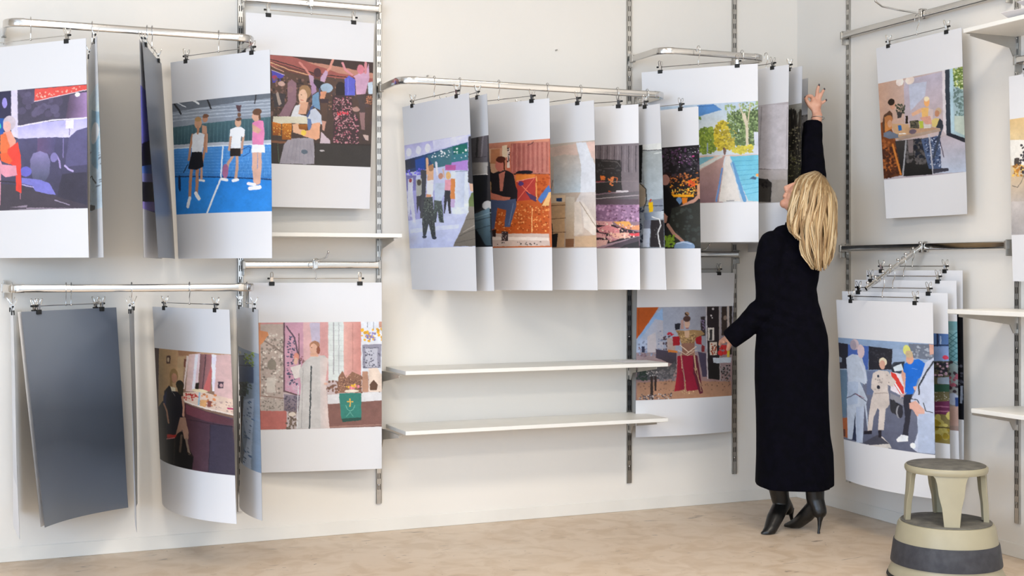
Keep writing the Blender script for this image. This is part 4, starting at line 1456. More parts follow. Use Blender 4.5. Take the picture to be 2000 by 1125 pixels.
PICS['market2']=(200,205,'''b 70a0a8 a08880
g 84b0b8 6494a0 573,108,1022,84,1017,371,568,406
l 3c6c74 6 916,104,1014,167
l 3c6c74 6 1015,85,915,173
l 3c6c74 6 915,153,1013,216
l 3c6c74 6 1014,134,914,222
l 3c6c74 6 914,203,1012,265
l 3c6c74 6 1014,183,913,272
l 3c6c74 6 914,252,1012,314
l 3c6c74 6 1013,232,912,321
l 3c6c74 6 913,302,1011,363
l 3c6c74 6 1012,281,912,371
l 3c6c74 6 912,351,1010,412
l 3c6c74 6 1011,330,911,420
d 3c3038 90 31 31 568,406,1017,371,1013,671,563,718
d a05868 14 29 30 923,515,1002,508,1001,604,921,612
e b0b8cc 959 731 53 55
p 344c84 973,716,1006,712,1004,808,978,811
p b49488 562,831,1011,793,1008,977,559,1030''')
PICS['market3']=(189,204,'''b 0e0e12 14141a
d 50505c 10 26 27 892,502,938,498,936,689,890,693
p 98a0b0 917,704,936,702,935,866,915,868''')
def rast(data,W,H,sx,sy,seed):
    # paints the picture as vertex colours: W x H samples over sx x sy picture units (shape numbers are fifths of a unit)
    ss=2; CW,CH=W*ss,H*ss; cv=np.zeros((CH,CW,3),'f'); kx=CW/(sx*5.0); ky=CH/(sy*5.0); R=random.Random(seed)
    def col(h): return np.array([int(h[i:i+2],16)/255 for i in(0,2,4)],'f')
    def pts(s): a=np.array(list(map(float,s.split(',')))).reshape(-1,2); return a*np.array([kx,ky])
    def mask(P):
        x0=max(0,int(P[:,0].min())-1); x1=min(CW,int(P[:,0].max())+2); y0=max(0,int(P[:,1].min())-1); y1=min(CH,int(P[:,1].max())+2)
        if x1<=x0 or y1<=y0: return None
        X,Y=np.meshgrid(np.arange(x0,x1)+.5,np.arange(y0,y1)+.5); ins=np.zeros(X.shape,bool); n=len(P)
        for i in range(n):
            ax,ay=P[i]; bx,by=P[(i+1)%n]
            if ay==by: continue
            c=((ay>Y)!=(by>Y))&(X<(bx-ax)*(Y-ay)/(by-ay)+ax); ins^=c
        return x0,x1,y0,y1,X,Y,ins
    def ell(cx,cy,rx,ry,c):
        x0=max(0,int(cx-rx-1)); x1=min(CW,int(cx+rx+2)); y0=max(0,int(cy-ry-1)); y1=min(CH,int(cy+ry+2))
        if x1<=x0 or y1<=y0: return
        X,Y=np.meshgrid(np.arange(x0,x1)+.5,np.arange(y0,y1)+.5); m_=((X-cx)/max(rx,.6))**2+((Y-cy)/max(ry,.6))**2<=1; cv[y0:y1,x0:x1][m_]=c
    for line in data.split('\n'):
        t=line.split(' '); k=t[0]
        if k=='b':
            g=np.linspace(0,1,CH)[:,None,None]; cv[:]=col(t[1])*(1-g)+col(t[2])*g
        elif k in 'pgh':
            P=pts(t[-1]); q=mask(P)
            if q is None: continue
            x0,x1,y0,y1,X,Y,ins=q
            if k=='p': cv[y0:y1,x0:x1][ins]=col(t[1])
            else:
                if k=='g': g=(Y-P[:,1].min())/max(1,np.ptp(P[:,1]))
                else: g=(X-P[:,0].min())/max(1,np.ptp(P[:,0]))
                cc=col(t[1])*(1-g[...,None])+col(t[2])*g[...,None]; cv[y0:y1,x0:x1][ins]=cc[ins]
        elif k=='e': ell(float(t[2])*kx,float(t[3])*ky,float(t[4])*kx,float(t[5])*ky,col(t[1]))
        elif k=='l':
            P=pts(t[3]); hw=float(t[2])*(kx+ky)/4; c=col(t[1])
            for a,b in zip(P,P[1:]):
                x0=max(0,int(min(a[0],b[0])-hw-1)); x1=min(CW,int(max(a[0],b[0])+hw+2)); y0=max(0,int(min(a[1],b[1])-hw-1)); y1=min(CH,int(max(a[1],b[1])+hw+2))
                if x1<=x0 or y1<=y0: continue
                X,Y=np.meshgrid(np.arange(x0,x1)+.5,np.arange(y0,y1)+.5); d=b-a; L=max(1e-6,(d**2).sum()); u=np.clip(((X-a[0])*d[0]+(Y-a[1])*d[1])/L,0,1)
                m_=(X-a[0]-u*d[0])**2+(Y-a[1]-u*d[1])**2<=max(hw,.6)**2; cv[y0:y1,x0:x1][m_]=c
        elif k=='d':
            P=pts(t[5]); c0=col(t[1]); n=int(t[2]); lo=P.min(0); hi=P.max(0); cnt=0; tries=0; m_=len(P)
            while cnt<n and tries<n*6:
                tries+=1; x=R.uniform(lo[0],hi[0]); y=R.uniform(lo[1],hi[1]); ins=False
                for i in range(m_):
                    ax,ay=P[i]; bx,by=P[(i+1)%m_]
                    if (ay>y)!=(by>y) and x<(bx-ax)*(y-ay)/(by-ay)+ax: ins=not ins
                if not ins: continue
                cnt+=1; s_=R.uniform(.3,.62); ell(x,y,float(t[3])*kx*s_,float(t[4])*ky*s_*R.uniform(.7,1.2),np.clip(c0*R.uniform(.88,1.1),0,1))
    # photographic softness: gently wandering edges, tonal mottling and grain
    rs=np.random.RandomState(seed)
    def smooth(n1,n2):
        g=rs.normal(0,1,(n1+2,n2+2)); yy=np.linspace(0,n1,CH); xx=np.linspace(0,n2,CW); y0=yy.astype(int); x0=xx.astype(int); fy=(yy-y0)[:,None]; fx=(xx-x0)[None,:]
        fy=fy*fy*(3-2*fy); fx=fx*fx*(3-2*fx); A=g[y0][:,x0]; B=g[y0][:,x0+1]; C_=g[y0+1][:,x0]; D=g[y0+1][:,x0+1]
        return (A*(1-fx)+B*fx)*(1-fy)+(C_*(1-fx)+D*fx)*fy
    a1=CH//7; b1=max(3,CW//7); dy=smooth(a1,b1)*.4+smooth(CH//18,max(2,CW//18))*.5; dx=smooth(a1,b1)*.4+smooth(CH//18,max(2,CW//18))*.5
    Y,X=np.mgrid[0:CH,0:CW]; cv=cv[np.clip((Y+dy).round().astype(int),0,CH-1),np.clip((X+dx).round().astype(int),0,CW-1)]
    lum=smooth(CH//10,max(2,CW//10))*.014+smooth(CH//30,max(2,CW//30))*.022+smooth(CH//4,max(2,CW//4))*.008
    cv=cv*(1+lum[...,None])+rs.normal(0,.012,cv.shape[:2])[...,None]
    cv=cv.reshape(H,ss,W,ss,3).mean((1,3)); cv=np.clip(cv,0,1)
    return np.where(cv>.04045,((cv+.055)/1.055)**2.4,cv/12.92)
PAPER=np.array([.72,.72,.74])
V0,V1=.21,.775
# name: (bow at top, bow at bottom, forward swing of the bottom)
BOW={'lounge':(.006,.02,0),'salon':(.004,.02,0),'violet':(.004,.0,0),'greyback_top':(.004,-.012,0),'tennis':(.008,.035,0),'beer':(.006,-.012,0),'church':(.003,.008,0),
'edge1':(.003,.008,0),'greyback':(.004,.04,0),'behindgrey':(-.006,-.045,0),'edge2':(.003,.012,0),'dressing':(.008,.075,0),'kitchen':(.006,.05,0),
'dance':(.006,.02,0),'khaki':(.006,.05,0),'sofa':(.005,.035,0),'beige':(.005,.03,0),'grill':(.006,.04,0),'yellow':(.005,.035,0),'bar':(.006,.035,0),
'pool':(.006,.02,0),'curtain':(.006,.03,0),'forest':(.006,.02,0),'held':(.006,.04,0),'family':(.004,-.02,0),'toy':(.004,.01,0),
'race':(.008,.05,0),'market1':(.006,.03,0),'market2':(.006,.03,0),'market3':(.006,.03,0),'queen':(.004,.03,.02)}
DESC={'lounge':'photo print of a person in red on a dark sofa, at far left',
'salon':'nearly edge-on photo print just right of the print with the red dress',
'violet':'edge-on photo print with a thin violet picture sliver, behind a dark grey sheet',
'greyback_top':'turned away print with dark grey back, just left of the tennis photo',
'tennis':'photo print of four people on a blue indoor tennis court',
'beer':'photo print of a waitress with beer mugs in a beer hall',
'church':'photo print of a robed figure in a church with green altar cloth',
'edge1':'print hanging edge-on at the far left of the lower left rail',
'greyback':'large print turned away, showing its bluish grey back, on the lower left rail',
'behindgrey':'print mostly hidden behind the large bluish grey sheet',
'edge2':'edge-on print between the bluish grey sheet and the dressing room photo',
'dressing':'photo print of a seated person in a dark dress in a dressing room',
'kitchen':'photo print with grey garment and green leaves, half behind the dressing room photo',
'dance':'photo print of dancers in a pale violet hall, first on the centre rail',
'khaki':'photo print showing a black shirt and jeans, second on the centre rail',
'sofa':'photo print of an orange velvet sofa, third on the centre rail',
'beige':'photo print of a pale beige room, fourth on the centre rail',
'grill':'photo print of meat on a grill counter, fifth on the centre rail',
'yellow':'photo print with a yellow bottle and white cable, sixth on the centre rail',
'bar':'photo print of a bartender before orange bottles, seventh on the centre rail',
'pool':'photo print of a swimming pool with trees and a pale path',
'curtain':'photo print of pale grey drapery above a dark box, directly right of the pool photo',
'forest':'photo print of dark tree stems, second sheet right of the pool photo',
'held':'photo print near the corner whose upper edge the woman grips',
'family':'photo print of a family seated at a wooden table, on right wall',
'toy':'photo print with sand coloured wall, cut off at the right edge',
'race':'photo print of a racing team in white suits beside a blue shirt',
'market1':'photo print of market produce, directly behind the racing team photo',
'market2':'photo print with a lattice fence and crowd, third on the sloping arm',
'market3':'photo print with a black picture, rearmost on the sloping arm',
'queen':'photo print of a person in a red and gold costume with crown'}
SHORT={'lounge':'the red dress lounge photo','salon':'the edge-on photo right of the lounge photo','violet':'the edge-on violet photo','greyback_top':'the dark grey sheet beside the tennis photo','tennis':'the tennis photo','beer':'the beer hall photo','church':'the church photo','edge1':'the edge-on sheet at the far lower left','greyback':'the large bluish grey sheet','behindgrey':'the sheet hidden behind the large bluish grey sheet','edge2':'the edge-on sheet left of the dressing room photo','dressing':'the dressing room photo','kitchen':'the half hidden photo with green leaves','dance':'the dancers photo','khaki':'the black shirt and jeans photo','sofa':'the orange sofa photo','beige':'the pale beige room photo','grill':'the grill photo','yellow':'the yellow bottle photo','bar':'the bartender photo','pool':'the swimming pool photo','curtain':'the pale drapery photo','forest':'the tree stems photo','held':'the photo the woman grips','family':'the family table photo','toy':'the photo cut off at the right edge','race':'the racing team photo','market1':'the market produce photo','market2':'the lattice fence photo','market3':'the rearmost photo on the sloping arm','queen':'the costumed queen photo'}
GRP={}
for g,l in {'photo prints on the upper left rail':'lounge salon violet greyback_top tennis','photo prints on the lower left rail':'edge1 greyback behindgrey edge2 dressing kitchen','photo prints on the centre rail':'dance khaki sofa beige grill yellow bar','photo prints on the rail by the corner':'pool curtain forest held','photo prints on the sloping arm':'race market1 market2 market3','photo prints on the crossbars':'beer church queen family toy'}.items():
    for n in l.split(): GRP[n]=g
def sheet(name,seed):
    zt,TL,TR,BL,BR,H=SHEETS[name]; bt,bb,sw=BOW[name]; TL,TR,BL,BR=[np.array(p) for p in(TL,TR,BL,BR)]
    if name in PICS:
        sx,sy,data=PICS[name]; 
    else: sx,sy,data=60,100,'b d8dade d0d2d8'
    nx=int(min(270,max(40,sx*1.15))); ny=int(min(250,max(60,sy*1.15)))
    if name not in PICS: nx,ny=30,40
    u_dir=(TR-TL)/np.linalg.norm(TR-TL); n_dir=np.array([u_dir[1],-u_dir[0]])
    us=(np.arange(nx)+.5)/nx; us[0]=0; us[-1]=1
    vs=np.concatenate([np.linspace(0,V0-.0015,7),V0+(V1-V0)*(np.arange(ny)+.5)/ny,np.linspace(V1+.0015,1,10)])
    def surf(us,vs,off=0):
        U,V=np.meshgrid(us,vs)
        top=TL[None,None]*(1-U[...,None])+TR[None,None]*U[...,None]; bot=BL[None,None]*(1-U[...,None])+BR[None,None]*U[...,None]
        VV=V[...,None]; P=top*(1-VV)+bot*VV
        bow=(bt*(1-V)+bb*V**1.3)*4*U*(1-U)+sw*V**2+.0025*np.sin(V*7+seed)*np.sin(U*5+seed*1.7)*V-off
        P=P+n_dir[None,None]*bow[...,None]; Z=zt-H*V
        return np.dstack([P,Z])
    G_=surf(us,vs); ctr=np.array([*((TL+TR)/2),zt])
    g=(G_-ctr).reshape(-1,3); W_,H_=len(us),len(vs)
    ub=np.linspace(0,1,26); vb=np.linspace(0,1,34); gb=(surf(ub,vb,.0007)-ctr).reshape(-1,3)
    idx=np.arange(W_*H_).reshape(H_,W_); f=np.stack([idx[:-1,:-1],idx[1:,:-1],idx[1:,1:],idx[:-1,1:]],-1).reshape(-1,4)
    ib=np.arange(26*34).reshape(34,26)+W_*H_; fb=np.stack([ib[:-1,:-1],ib[:-1,1:],ib[1:,1:],ib[1:,:-1]],-1).reshape(-1,4)
    me=bpy.data.meshes.new('photo_print'); V_=np.vstack([g,gb]); F_=np.vstack([f,fb])
    me.vertices.add(len(V_)); me.vertices.foreach_set('co',V_.astype('f').ravel())
    me.loops.add(len(F_)*4); me.loops.foreach_set('vertex_index',F_.astype('i').ravel())
    me.polygons.add(len(F_)); me.polygons.foreach_set('loop_start',(np.arange(len(F_))*4).astype('i'))
    try: me.polygons.foreach_set('loop_total',np.full(len(F_),4,'i'))
    except Exception: pass
    me.update(calc_edges=True); me.validate()
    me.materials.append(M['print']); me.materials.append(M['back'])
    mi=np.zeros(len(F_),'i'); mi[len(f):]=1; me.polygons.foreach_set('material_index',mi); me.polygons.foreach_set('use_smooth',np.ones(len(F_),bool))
    colr=np.ones((len(V_),4),'f'); cc=np.tile(PAPER,(H_,W_,1)).astype('f')
    pic=rast(data,nx,ny,sx,sy,seed+3); cc[7:7+ny]=np.clip(pic*.98,0,.85); colr[:W_*H_,:3]=cc.reshape(-1,3)
    a=me.color_attributes.new('Col','FLOAT_COLOR','POINT'); a.data.foreach_set('color',colr.ravel())
    o=bpy.data.objects.new('photo_print',me); o.location=ctr; C.objects.link(o)
    tag(o,DESC[name],'photo print',GRP[name]); return o

# ------------------------------------------------------------------ clip hangers
def hanger_parts():
    r=empty('clip_hanger',(0,0,0)); hw=.195
    mb=MB(); mb.tube([(-hw-.018,0,0),(0,0,0),(hw+.018,0,0)],.0019,n=8); mb.ball((0,0,.0),.005,n=12); mb.build('bar',M['chrome'],r)
    pts=[(0,0,.002),(0,0,.022),(-.004,0,.032),(-.0125,0,.044),(-.0145,0,.058),(-.0145,0,.072),(-.0125,0,.081),(-.007,0,.087),(0,0,.089),(.008,0,.087),(.013,0,.080),(.0145,0,.070),(.0145,0,.062)]
    mb=MB(); mb.tube(pts,.0017,n=8); h=mb.build('hook',M['chrome'],r)
    for sx in(-1,1):
        c=root('clip',(0,0,0),None,None); bpy.data.objects.remove(c)
        mb=MB(); x=sx*hw
        for sy in(-1,1):
            mb.add([(x-.006,sy*.002,-.014),(x+.006,sy*.002,-.014),(x+.006,sy*.005,.006),(x-.006,sy*.005,.006),(x-.006,sy*.0035,-.014),(x+.006,sy*.0035,-.014),(x+.006,sy*.0065,.006),(x-.006,sy*.0065,.006)],[(0,1,2,3),(4,5,6,7),(0,1,5,4),(1,2,6,5),(2,3,7,6),(3,0,4,7)])
            mb.tube([(x-.0055,sy*.006,.004),(x-.006,sy*.012,.020),(x-.003,sy*.015,.028),(x+.003,sy*.015,.028),(x+.006,sy*.012,.020),(x+.0055,sy*.006,.004)],.0014,n=6)
        mb.tube([(x-.007,0,.003),(x+.007,0,.003)],.004,n=10)
        c=mb.build('clip',M['chrome'],r)
        mb=MB(); mb.box((x,.0035,-.023),(.024,.0055,.018)); mb.box((x,-.0035,-.023),(.024,.0055,.018)); mb.build('rubber_pad',M['rubber'],c,smooth=False,bevel=.0015)
        mb=MB(); mb.tube([(x+sx*.009,0,.0),(x+sx*.019,0,.0)],.0042,n=10); mb.build('end_cap',M['rubber'],r)
    return r
def kids(o): return [c for c in bpy.data.objects if c.parent==o]
PROTO=None
def place_hanger(name):
    global PROTO
    zt,TL,TR,*_=SHEETS[name]; cx,cy=(TL[0]+TR[0])/2,(TL[1]+TR[1])/2; yaw=math.atan2(TR[1]-TL[1],TR[0]-TL[0])
    if PROTO is None: PROTO=hanger_parts(); o=PROTO
    else:
        o=PROTO.copy(); C.objects.link(o)
        for ch in kids(PROTO):
            if ch is o: continue
            c=ch.copy(); c.parent=o; C.objects.link(c)
            for g in kids(ch):
                d=g.copy(); d.parent=c; C.objects.link(d)
    o.location=(cx,cy,zt+.019); o.rotation_euler=(0,0,yaw)
    ang=0 if name in('beer','church','queen') else PI/2
    if name in('family',): ang=PI/2
    if name=='toy': ang=0
    for ch in kids(o):
        if ch.name.split('.')[0]=='hook': ch.rotation_euler=(0,0,ang-yaw)
    tag(o,'chrome clip hanger holding '+SHORT[name],'clothes hanger','chrome clip hangers')
for i,n in enumerate(SHEETS):
    sheet(n,i); place_hanger(n)

# ------------------------------------------------------------------ step stool
def stool():
    cx,cy=-.522,-1.725
    r=root('step_stool',(cx,cy,0),'round cream metal step stool with dark band before the racing team photo','step stool')
    mb=MB(); mb.lathe((cx,cy,0),[(.205,.0),(.221,.0),(.226,.008),(.222,.018),(.205,.018)],56); mb.build('floor_bumper',M['rubber'],r)
    mb=MB(); mb.lathe((cx,cy,0),[(.19,.012),(.219,.016),(.219,.026),(.2095,.045),(.2065,.06),(.196,.148),(.1935,.16),(.184,.212),(.178,.222),(.165,.224),(.05,.224)],56); mb.build('base_drum',M['steelcream'],r)
    mb=MB(); mb.lathe((cx,cy,0),[(.20,.061),(.2105,.064),(.2105,.070),(.2005,.142),(.198,.150),(.19,.151)],56); mb.build('rubber_band',M['band'],r)
    mb=MB(); mb.lathe((cx,cy,0),[(.09,.2235),(.172,.2235),(.172,.2275),(.166,.229),(.09,.229)],56)
    o=mb.build('lower_tread',M['tread'],r)
    zt=.446
    mb=MB(); mb.lathe((cx,cy,0),[(.02,zt-.012),(.140,zt-.024),(.1535,zt-.026),(.157,zt-.018),(.157,zt-.006),(.152,zt),(.14,zt-.002),(.02,zt-.002)],56); mb.build('seat_rim',M['steelcream'],r)
    mb=MB(); mb.lathe((cx,cy,0),[(.02,zt-.004),(.149,zt-.004),(.149,zt+.0015),(.143,zt+.004),(.02,zt+.004)],56); mb.build('top_tread',M['tread'],r)
    # four flared legs: wide at the top, narrow at the bottom
    base=math.atan2(-5.7193-cy,-4.0513-cx)+math.radians(8)
    for k in range(4):
        a=base+k*PI/2; mb=MB(); rows=[]
        for z,rad,wd in ((zt-.02,.150,.150),(zt-.036,.1505,.122),(zt-.055,.151,.110),(zt-.10,.153,.098),(.30,.157,.074),(.222,.160,.058)):
            ring=[]; ha=wd/rad/2*1.0
            for t in (-1,-.5,0,.5,1): ring.append((cx+rad*math.cos(a+ha*t),cy+rad*math.sin(a+ha*t),z))
            for t in (1,.5,0,-.5,-1):
                ri=rad-(.004 if abs(t)<1 else .022); ring.append((cx+ri*math.cos(a+ha*t*.93),cy+ri*math.sin(a+ha*t*.93),z))
            rows.append(ring)
        mb.rings(rows); mb.build('leg',M['steelcream'],r,bevel=.0015)
stool()

# ------------------------------------------------------------------ the woman
CR=Vector((math.cos(YAW),-math.sin(YAW),0)); CV=Vector((math.sin(YAW),math.cos(YAW),0)); UZ=Vector((0,0,1))
def woman():
    f0=(-0.555,-0.756,-0.002)
    r=root('person',(f0[0],f0[1],0),'blonde woman in long dark coat and black heeled boots reaching up to a photo','person')
    # --- body
    mb=MB(); Hc=Vector((-0.482,-0.776,1.544))
    f=(CR*-.78+CV*.25+UZ*.57).normalized(); u=(CR*.55+CV*.05+UZ*.82); u=(u-f*u.dot(f)).normalized(); s=f.cross(u).normalized()
    AX=(s,f,u)
    mb.ball(Hc+u*.012-f*.012,.088,sc=(.86,1.06,1.0),axes=AX)
    mb.ball(Hc+f*.040-u*.022,.066,sc=(.88,.9,1.1),axes=AX)
    mb.capsule(Hc+f*.050-u*.060,.040,Hc+f*.076-u*.088,.022); mb.capsule(Hc-f*.0-u*.05-s*.03,.036,Hc+f*.05-u*.078,.03); mb.capsule(Hc-f*.0-u*.05+s*.03,.036,Hc+f*.05-u*.078,.03)
    mb.capsule(Hc+f*.095+u*.012,.009,Hc+f*.114-u*.022,.011); mb.ball(Hc+f*.106-u*.028,.012,axes=AX)
    mb.capsule(Hc+f*.086+u*.030-s*.028,.011,Hc+f*.086+u*.030+s*.028,.011)
    mb.capsule(Hc+f*.098-u*.050-s*.014,.0075,Hc+f*.098-u*.050+s*.014,.0075); mb.capsule(Hc+f*.096-u*.061-s*.012,.0075,Hc+f*.096-u*.061+s*.012,.0075)
    for q in(-1,1):
        mb.ball(Hc+f*.066-u*.025+s*q*.036,.022,axes=AX); mb.ball(Hc-f*.004-u*.016+s*q*.074,.028,sc=(.3,.7,1.1),axes=AX)
    neck=Vector((-0.517,-0.751,1.388)); mb.capsule(Hc-u*.055-f*.006,.052,neck,.056)
    sh_l=Vector((-0.664,-0.743,1.307)); sh_r=Vector((-0.452,-0.724,1.351)); chest=Vector((-0.552,-0.736,1.227)); waist=Vector((-0.563,-0.731,1.073)); hip=Vector((-0.550,-0.737,0.848))
    mb.capsule(neck,.055,chest,.10); mb.capsule(chest,.105,waist,.09); mb.capsule(waist,.09,hip,.125); mb.capsule(sh_l,.055,sh_r,.055)
    for kx in(1,2):
        mb.capsule(hip,.09,Vector((-0.576,-0.726,0.492)) if kx==1 else Vector((-0.496,-0.760,0.492)),.06)
    mb.capsule(Vector((-0.576,-0.726,0.492)),.058,Vector((-0.586,-0.678,0.201)),.038); mb.capsule(Vector((-0.496,-0.760,0.492)),.058,Vector((-0.466,-0.794,0.211)),.038)
    # arms
    mb.chain([(sh_l,.05),(Vector((-0.694,-0.730,1.039)),.04),(Vector((-0.802,-0.631,0.914)),.027),(Vector((-0.791,-0.592,0.888)),.024)])
    mb.chain([(sh_r,.05),(Vector((-0.372,-0.660,1.635)),.042),(Vector((-0.305,-0.569,1.882)),.029),(Vector((-0.279,-0.558,1.956)),.025)])
    # right hand
    W=Vector((-0.279,-0.558,1.956)); 
    mb.capsule(W,.025,Vector((-0.286,-0.550,2.011)),.027,flat=.62); mb.capsule(Vector((-0.297,-0.545,2.011)),.019,Vector((-0.287,-0.544,2.034)),.014); mb.capsule(Vector((-0.276,-0.554,2.006)),.021,Vector((-0.266,-0.552,2.032)),.013)
    F={'index':[((-0.289,-0.543,2.032),.0105),((-0.305,-0.547,2.050),.0092),((-0.319,-0.546,2.052),.0082),((-0.326,-0.538,2.048),.007)],
       'middle':[((-0.277,-0.548,2.032),.0105),((-0.274,-0.549,2.056),.0095),((-0.275,-0.554,2.081),.0085),((-0.273,-0.561,2.100),.007)],
       'ring':[((-0.266,-0.552,2.029),.0098),((-0.260,-0.555,2.049),.0088),((-0.253,-0.558,2.066),.008),((-0.244,-0.562,2.082),.0065)],
       'pinky':[((-0.262,-0.554,2.014),.009),((-0.253,-0.558,2.019),.008),((-0.245,-0.561,2.024),.0072),((-0.237,-0.565,2.030),.006)],
       'thumb':[((-0.298,-0.550,1.991),.014),((-0.317,-0.547,2.007),.0115),((-0.328,-0.543,2.025),.0098),((-0.332,-0.536,2.040),.0078)]}
    for k in F: mb.chain([(Vector(p),q) for p,q in F[k]])
    # left hand, fingers pointing away beyond the cuff
    mb.capsule(Vector((-0.791,-0.592,0.888)),.024,Vector((-0.772,-0.546,0.885)),.026,flat=.6)
    for i,(dx,L_) in enumerate(((-6,.075),(-2,.085),(2,.08),(6,.065))):
        a=Vector((-0.769,-0.531,0.885))+CR*(dx*.0028)+UZ*(dx*.0022); b=a+CV*L_*.55-CR*.008; c=b+CV*L_*.4-UZ*.018; mb.chain([(a,.0098),(b,.0088),(c,.0072)])
    a=Vector((-0.784,-0.573,0.880))-UZ*.016; mb.chain([(a,.012),(a+CV*.03-UZ*.022,.010),(a+CV*.055-UZ*.03,.0082)])
    remeshed(mb,'body',M['skin'],r,.0032,.5,3)
    for k in('middle','ring','pinky','thumb'):
        p=Vector(F[k][-1][0]); q=Vector(F[k][-2][0]); d=(p-q).normalized(); m2=MB(); m2.ball(p+d*.0045-CV*.0035,.0052,n=12,sc=(.9,.6,1.2)); m2.build('fingernail',M['nail'],r)
    mb=MB(); n=24; ctr=Vector((-0.277,-0.559,1.944)); ax=(Vector((-0.286,-0.550,2.011))-Vector((-0.305,-0.569,1.882))).normalized(); x,y=basis(ax)
    mb.tube([ctr+x*(.031*math.cos(2*PI*k/n))+y*(.031*math.sin(2*PI*k/n)) for k in range(n)],.0022,n=8,closed=True); mb.build('bracelet',M['silver'],r)
    # --- coat
    mb=MB(); rows=[]
# coat sections from collar to hem: centre, half width, half depth (metres)
    prof=[((-0.516,-0.740,1.431),0.0522,0.055),((-0.518,-0.739,1.403),0.0736,0.065),((-0.532,-0.733,1.369),0.1080,0.085),((-0.543,-0.729,1.322),0.1270,0.100),((-0.550,-0.737,1.251),0.1304,0.112),((-0.558,-0.734,1.168),0.1268,0.115),((-0.564,-0.731,1.120),0.1245,0.110),((-0.562,-0.732,1.061),0.1316,0.112),((-0.556,-0.734,0.978),0.1482,0.120),((-0.551,-0.736,0.907),0.1624,0.128),((-0.552,-0.736,0.824),0.1683,0.132),((-0.554,-0.735,0.705),0.1671,0.130),((-0.550,-0.737,0.563),0.1659,0.128),((-0.546,-0.739,0.445),0.1683,0.130),((-0.539,-0.741,0.362),0.1754,0.135),((-0.539,-0.741,0.279),0.1778,0.140),((-0.540,-0.741,0.215),0.1790,0.145)]
    NA=48
    for (c,hw,dp) in prof:
        c=Vector(c); ring=[]
        for k in range(NA):
            t=2*PI*k/NA; ct,st=math.cos(t),math.sin(t); e=.88
            ripple=0.0
            if c.z<.94: ripple=.010*(.94-c.z)/.7*math.sin(5*t+1.0)
            ring.append(c+CR*(math.copysign(abs(ct)**e,ct)*(hw+ripple*.3))+CV*(math.copysign(abs(st)**e,st)*(dp+ripple))-UZ*(0.0+.012*max(0,-st)*(1 if c.z<.26 else 0)))
        rows.append(ring)
    mb.rings(rows)
    mb.chain([(Vector((-0.656,-0.736,1.326)),.066),(Vector((-0.690,-0.748,1.227)),.064),(Vector((-0.683,-0.746,1.109)),.060),(Vector((-0.681,-0.736,1.039)),.060),(Vector((-0.709,-0.702,1.010)),.060),(Vector((-0.750,-0.663,0.950)),.053)])
    mb.tube([(-0.706,-0.698,1.003),(-0.762,-0.656,0.938),(-0.812,-0.613,0.885)],[.056,.053,.048],n=28)
    mb.chain([(Vector((-0.457,-0.722,1.346)),.075),(Vector((-0.397,-0.671,1.493)),.068),(Vector((-0.362,-0.642,1.653)),.060),(Vector((-0.336,-0.599,1.767)),.053)])
    mb.tube([(-0.342,-0.607,1.742),(-0.323,-0.577,1.831),(-0.301,-0.554,1.921)],[.054,.049,.045],n=28)
    mb.capsule(Vector((-0.599,-0.738,1.364)),.055,Vector((-0.460,-0.742,1.365)),.06)
    # collar folded at the nape
    mb.chain([(Vector((-0.601,-0.781,1.419)),.018),(Vector((-0.574,-0.830,1.385)),.02),(Vector((-0.509,-0.841,1.344)),.02),(Vector((-0.475,-0.833,1.227)),.02)])
    def folds(co):
        rel=co-np.array(f0); lat=rel@np.array(CR); dep=rel@np.array(CV); z=co[:,2]
        # soft horizontal creases in the sleeves and at the waist
        wgt=np.exp(-((z-1.02)/.10)**2)*.0045+np.exp(-((z-1.25)/.08)**2)*.003+np.exp(-((z-1.75)/.25)**2)*.003
        d=np.sin(z*95+lat*38)*wgt
        n_=np.stack([np.full_like(d,-CV.x),np.full_like(d,-CV.y),np.zeros_like(d)],1)
        return co+n_*d[:,None]
    remeshed(mb,'coat',M['coat'],r,.0065,.5,6,post=folds)
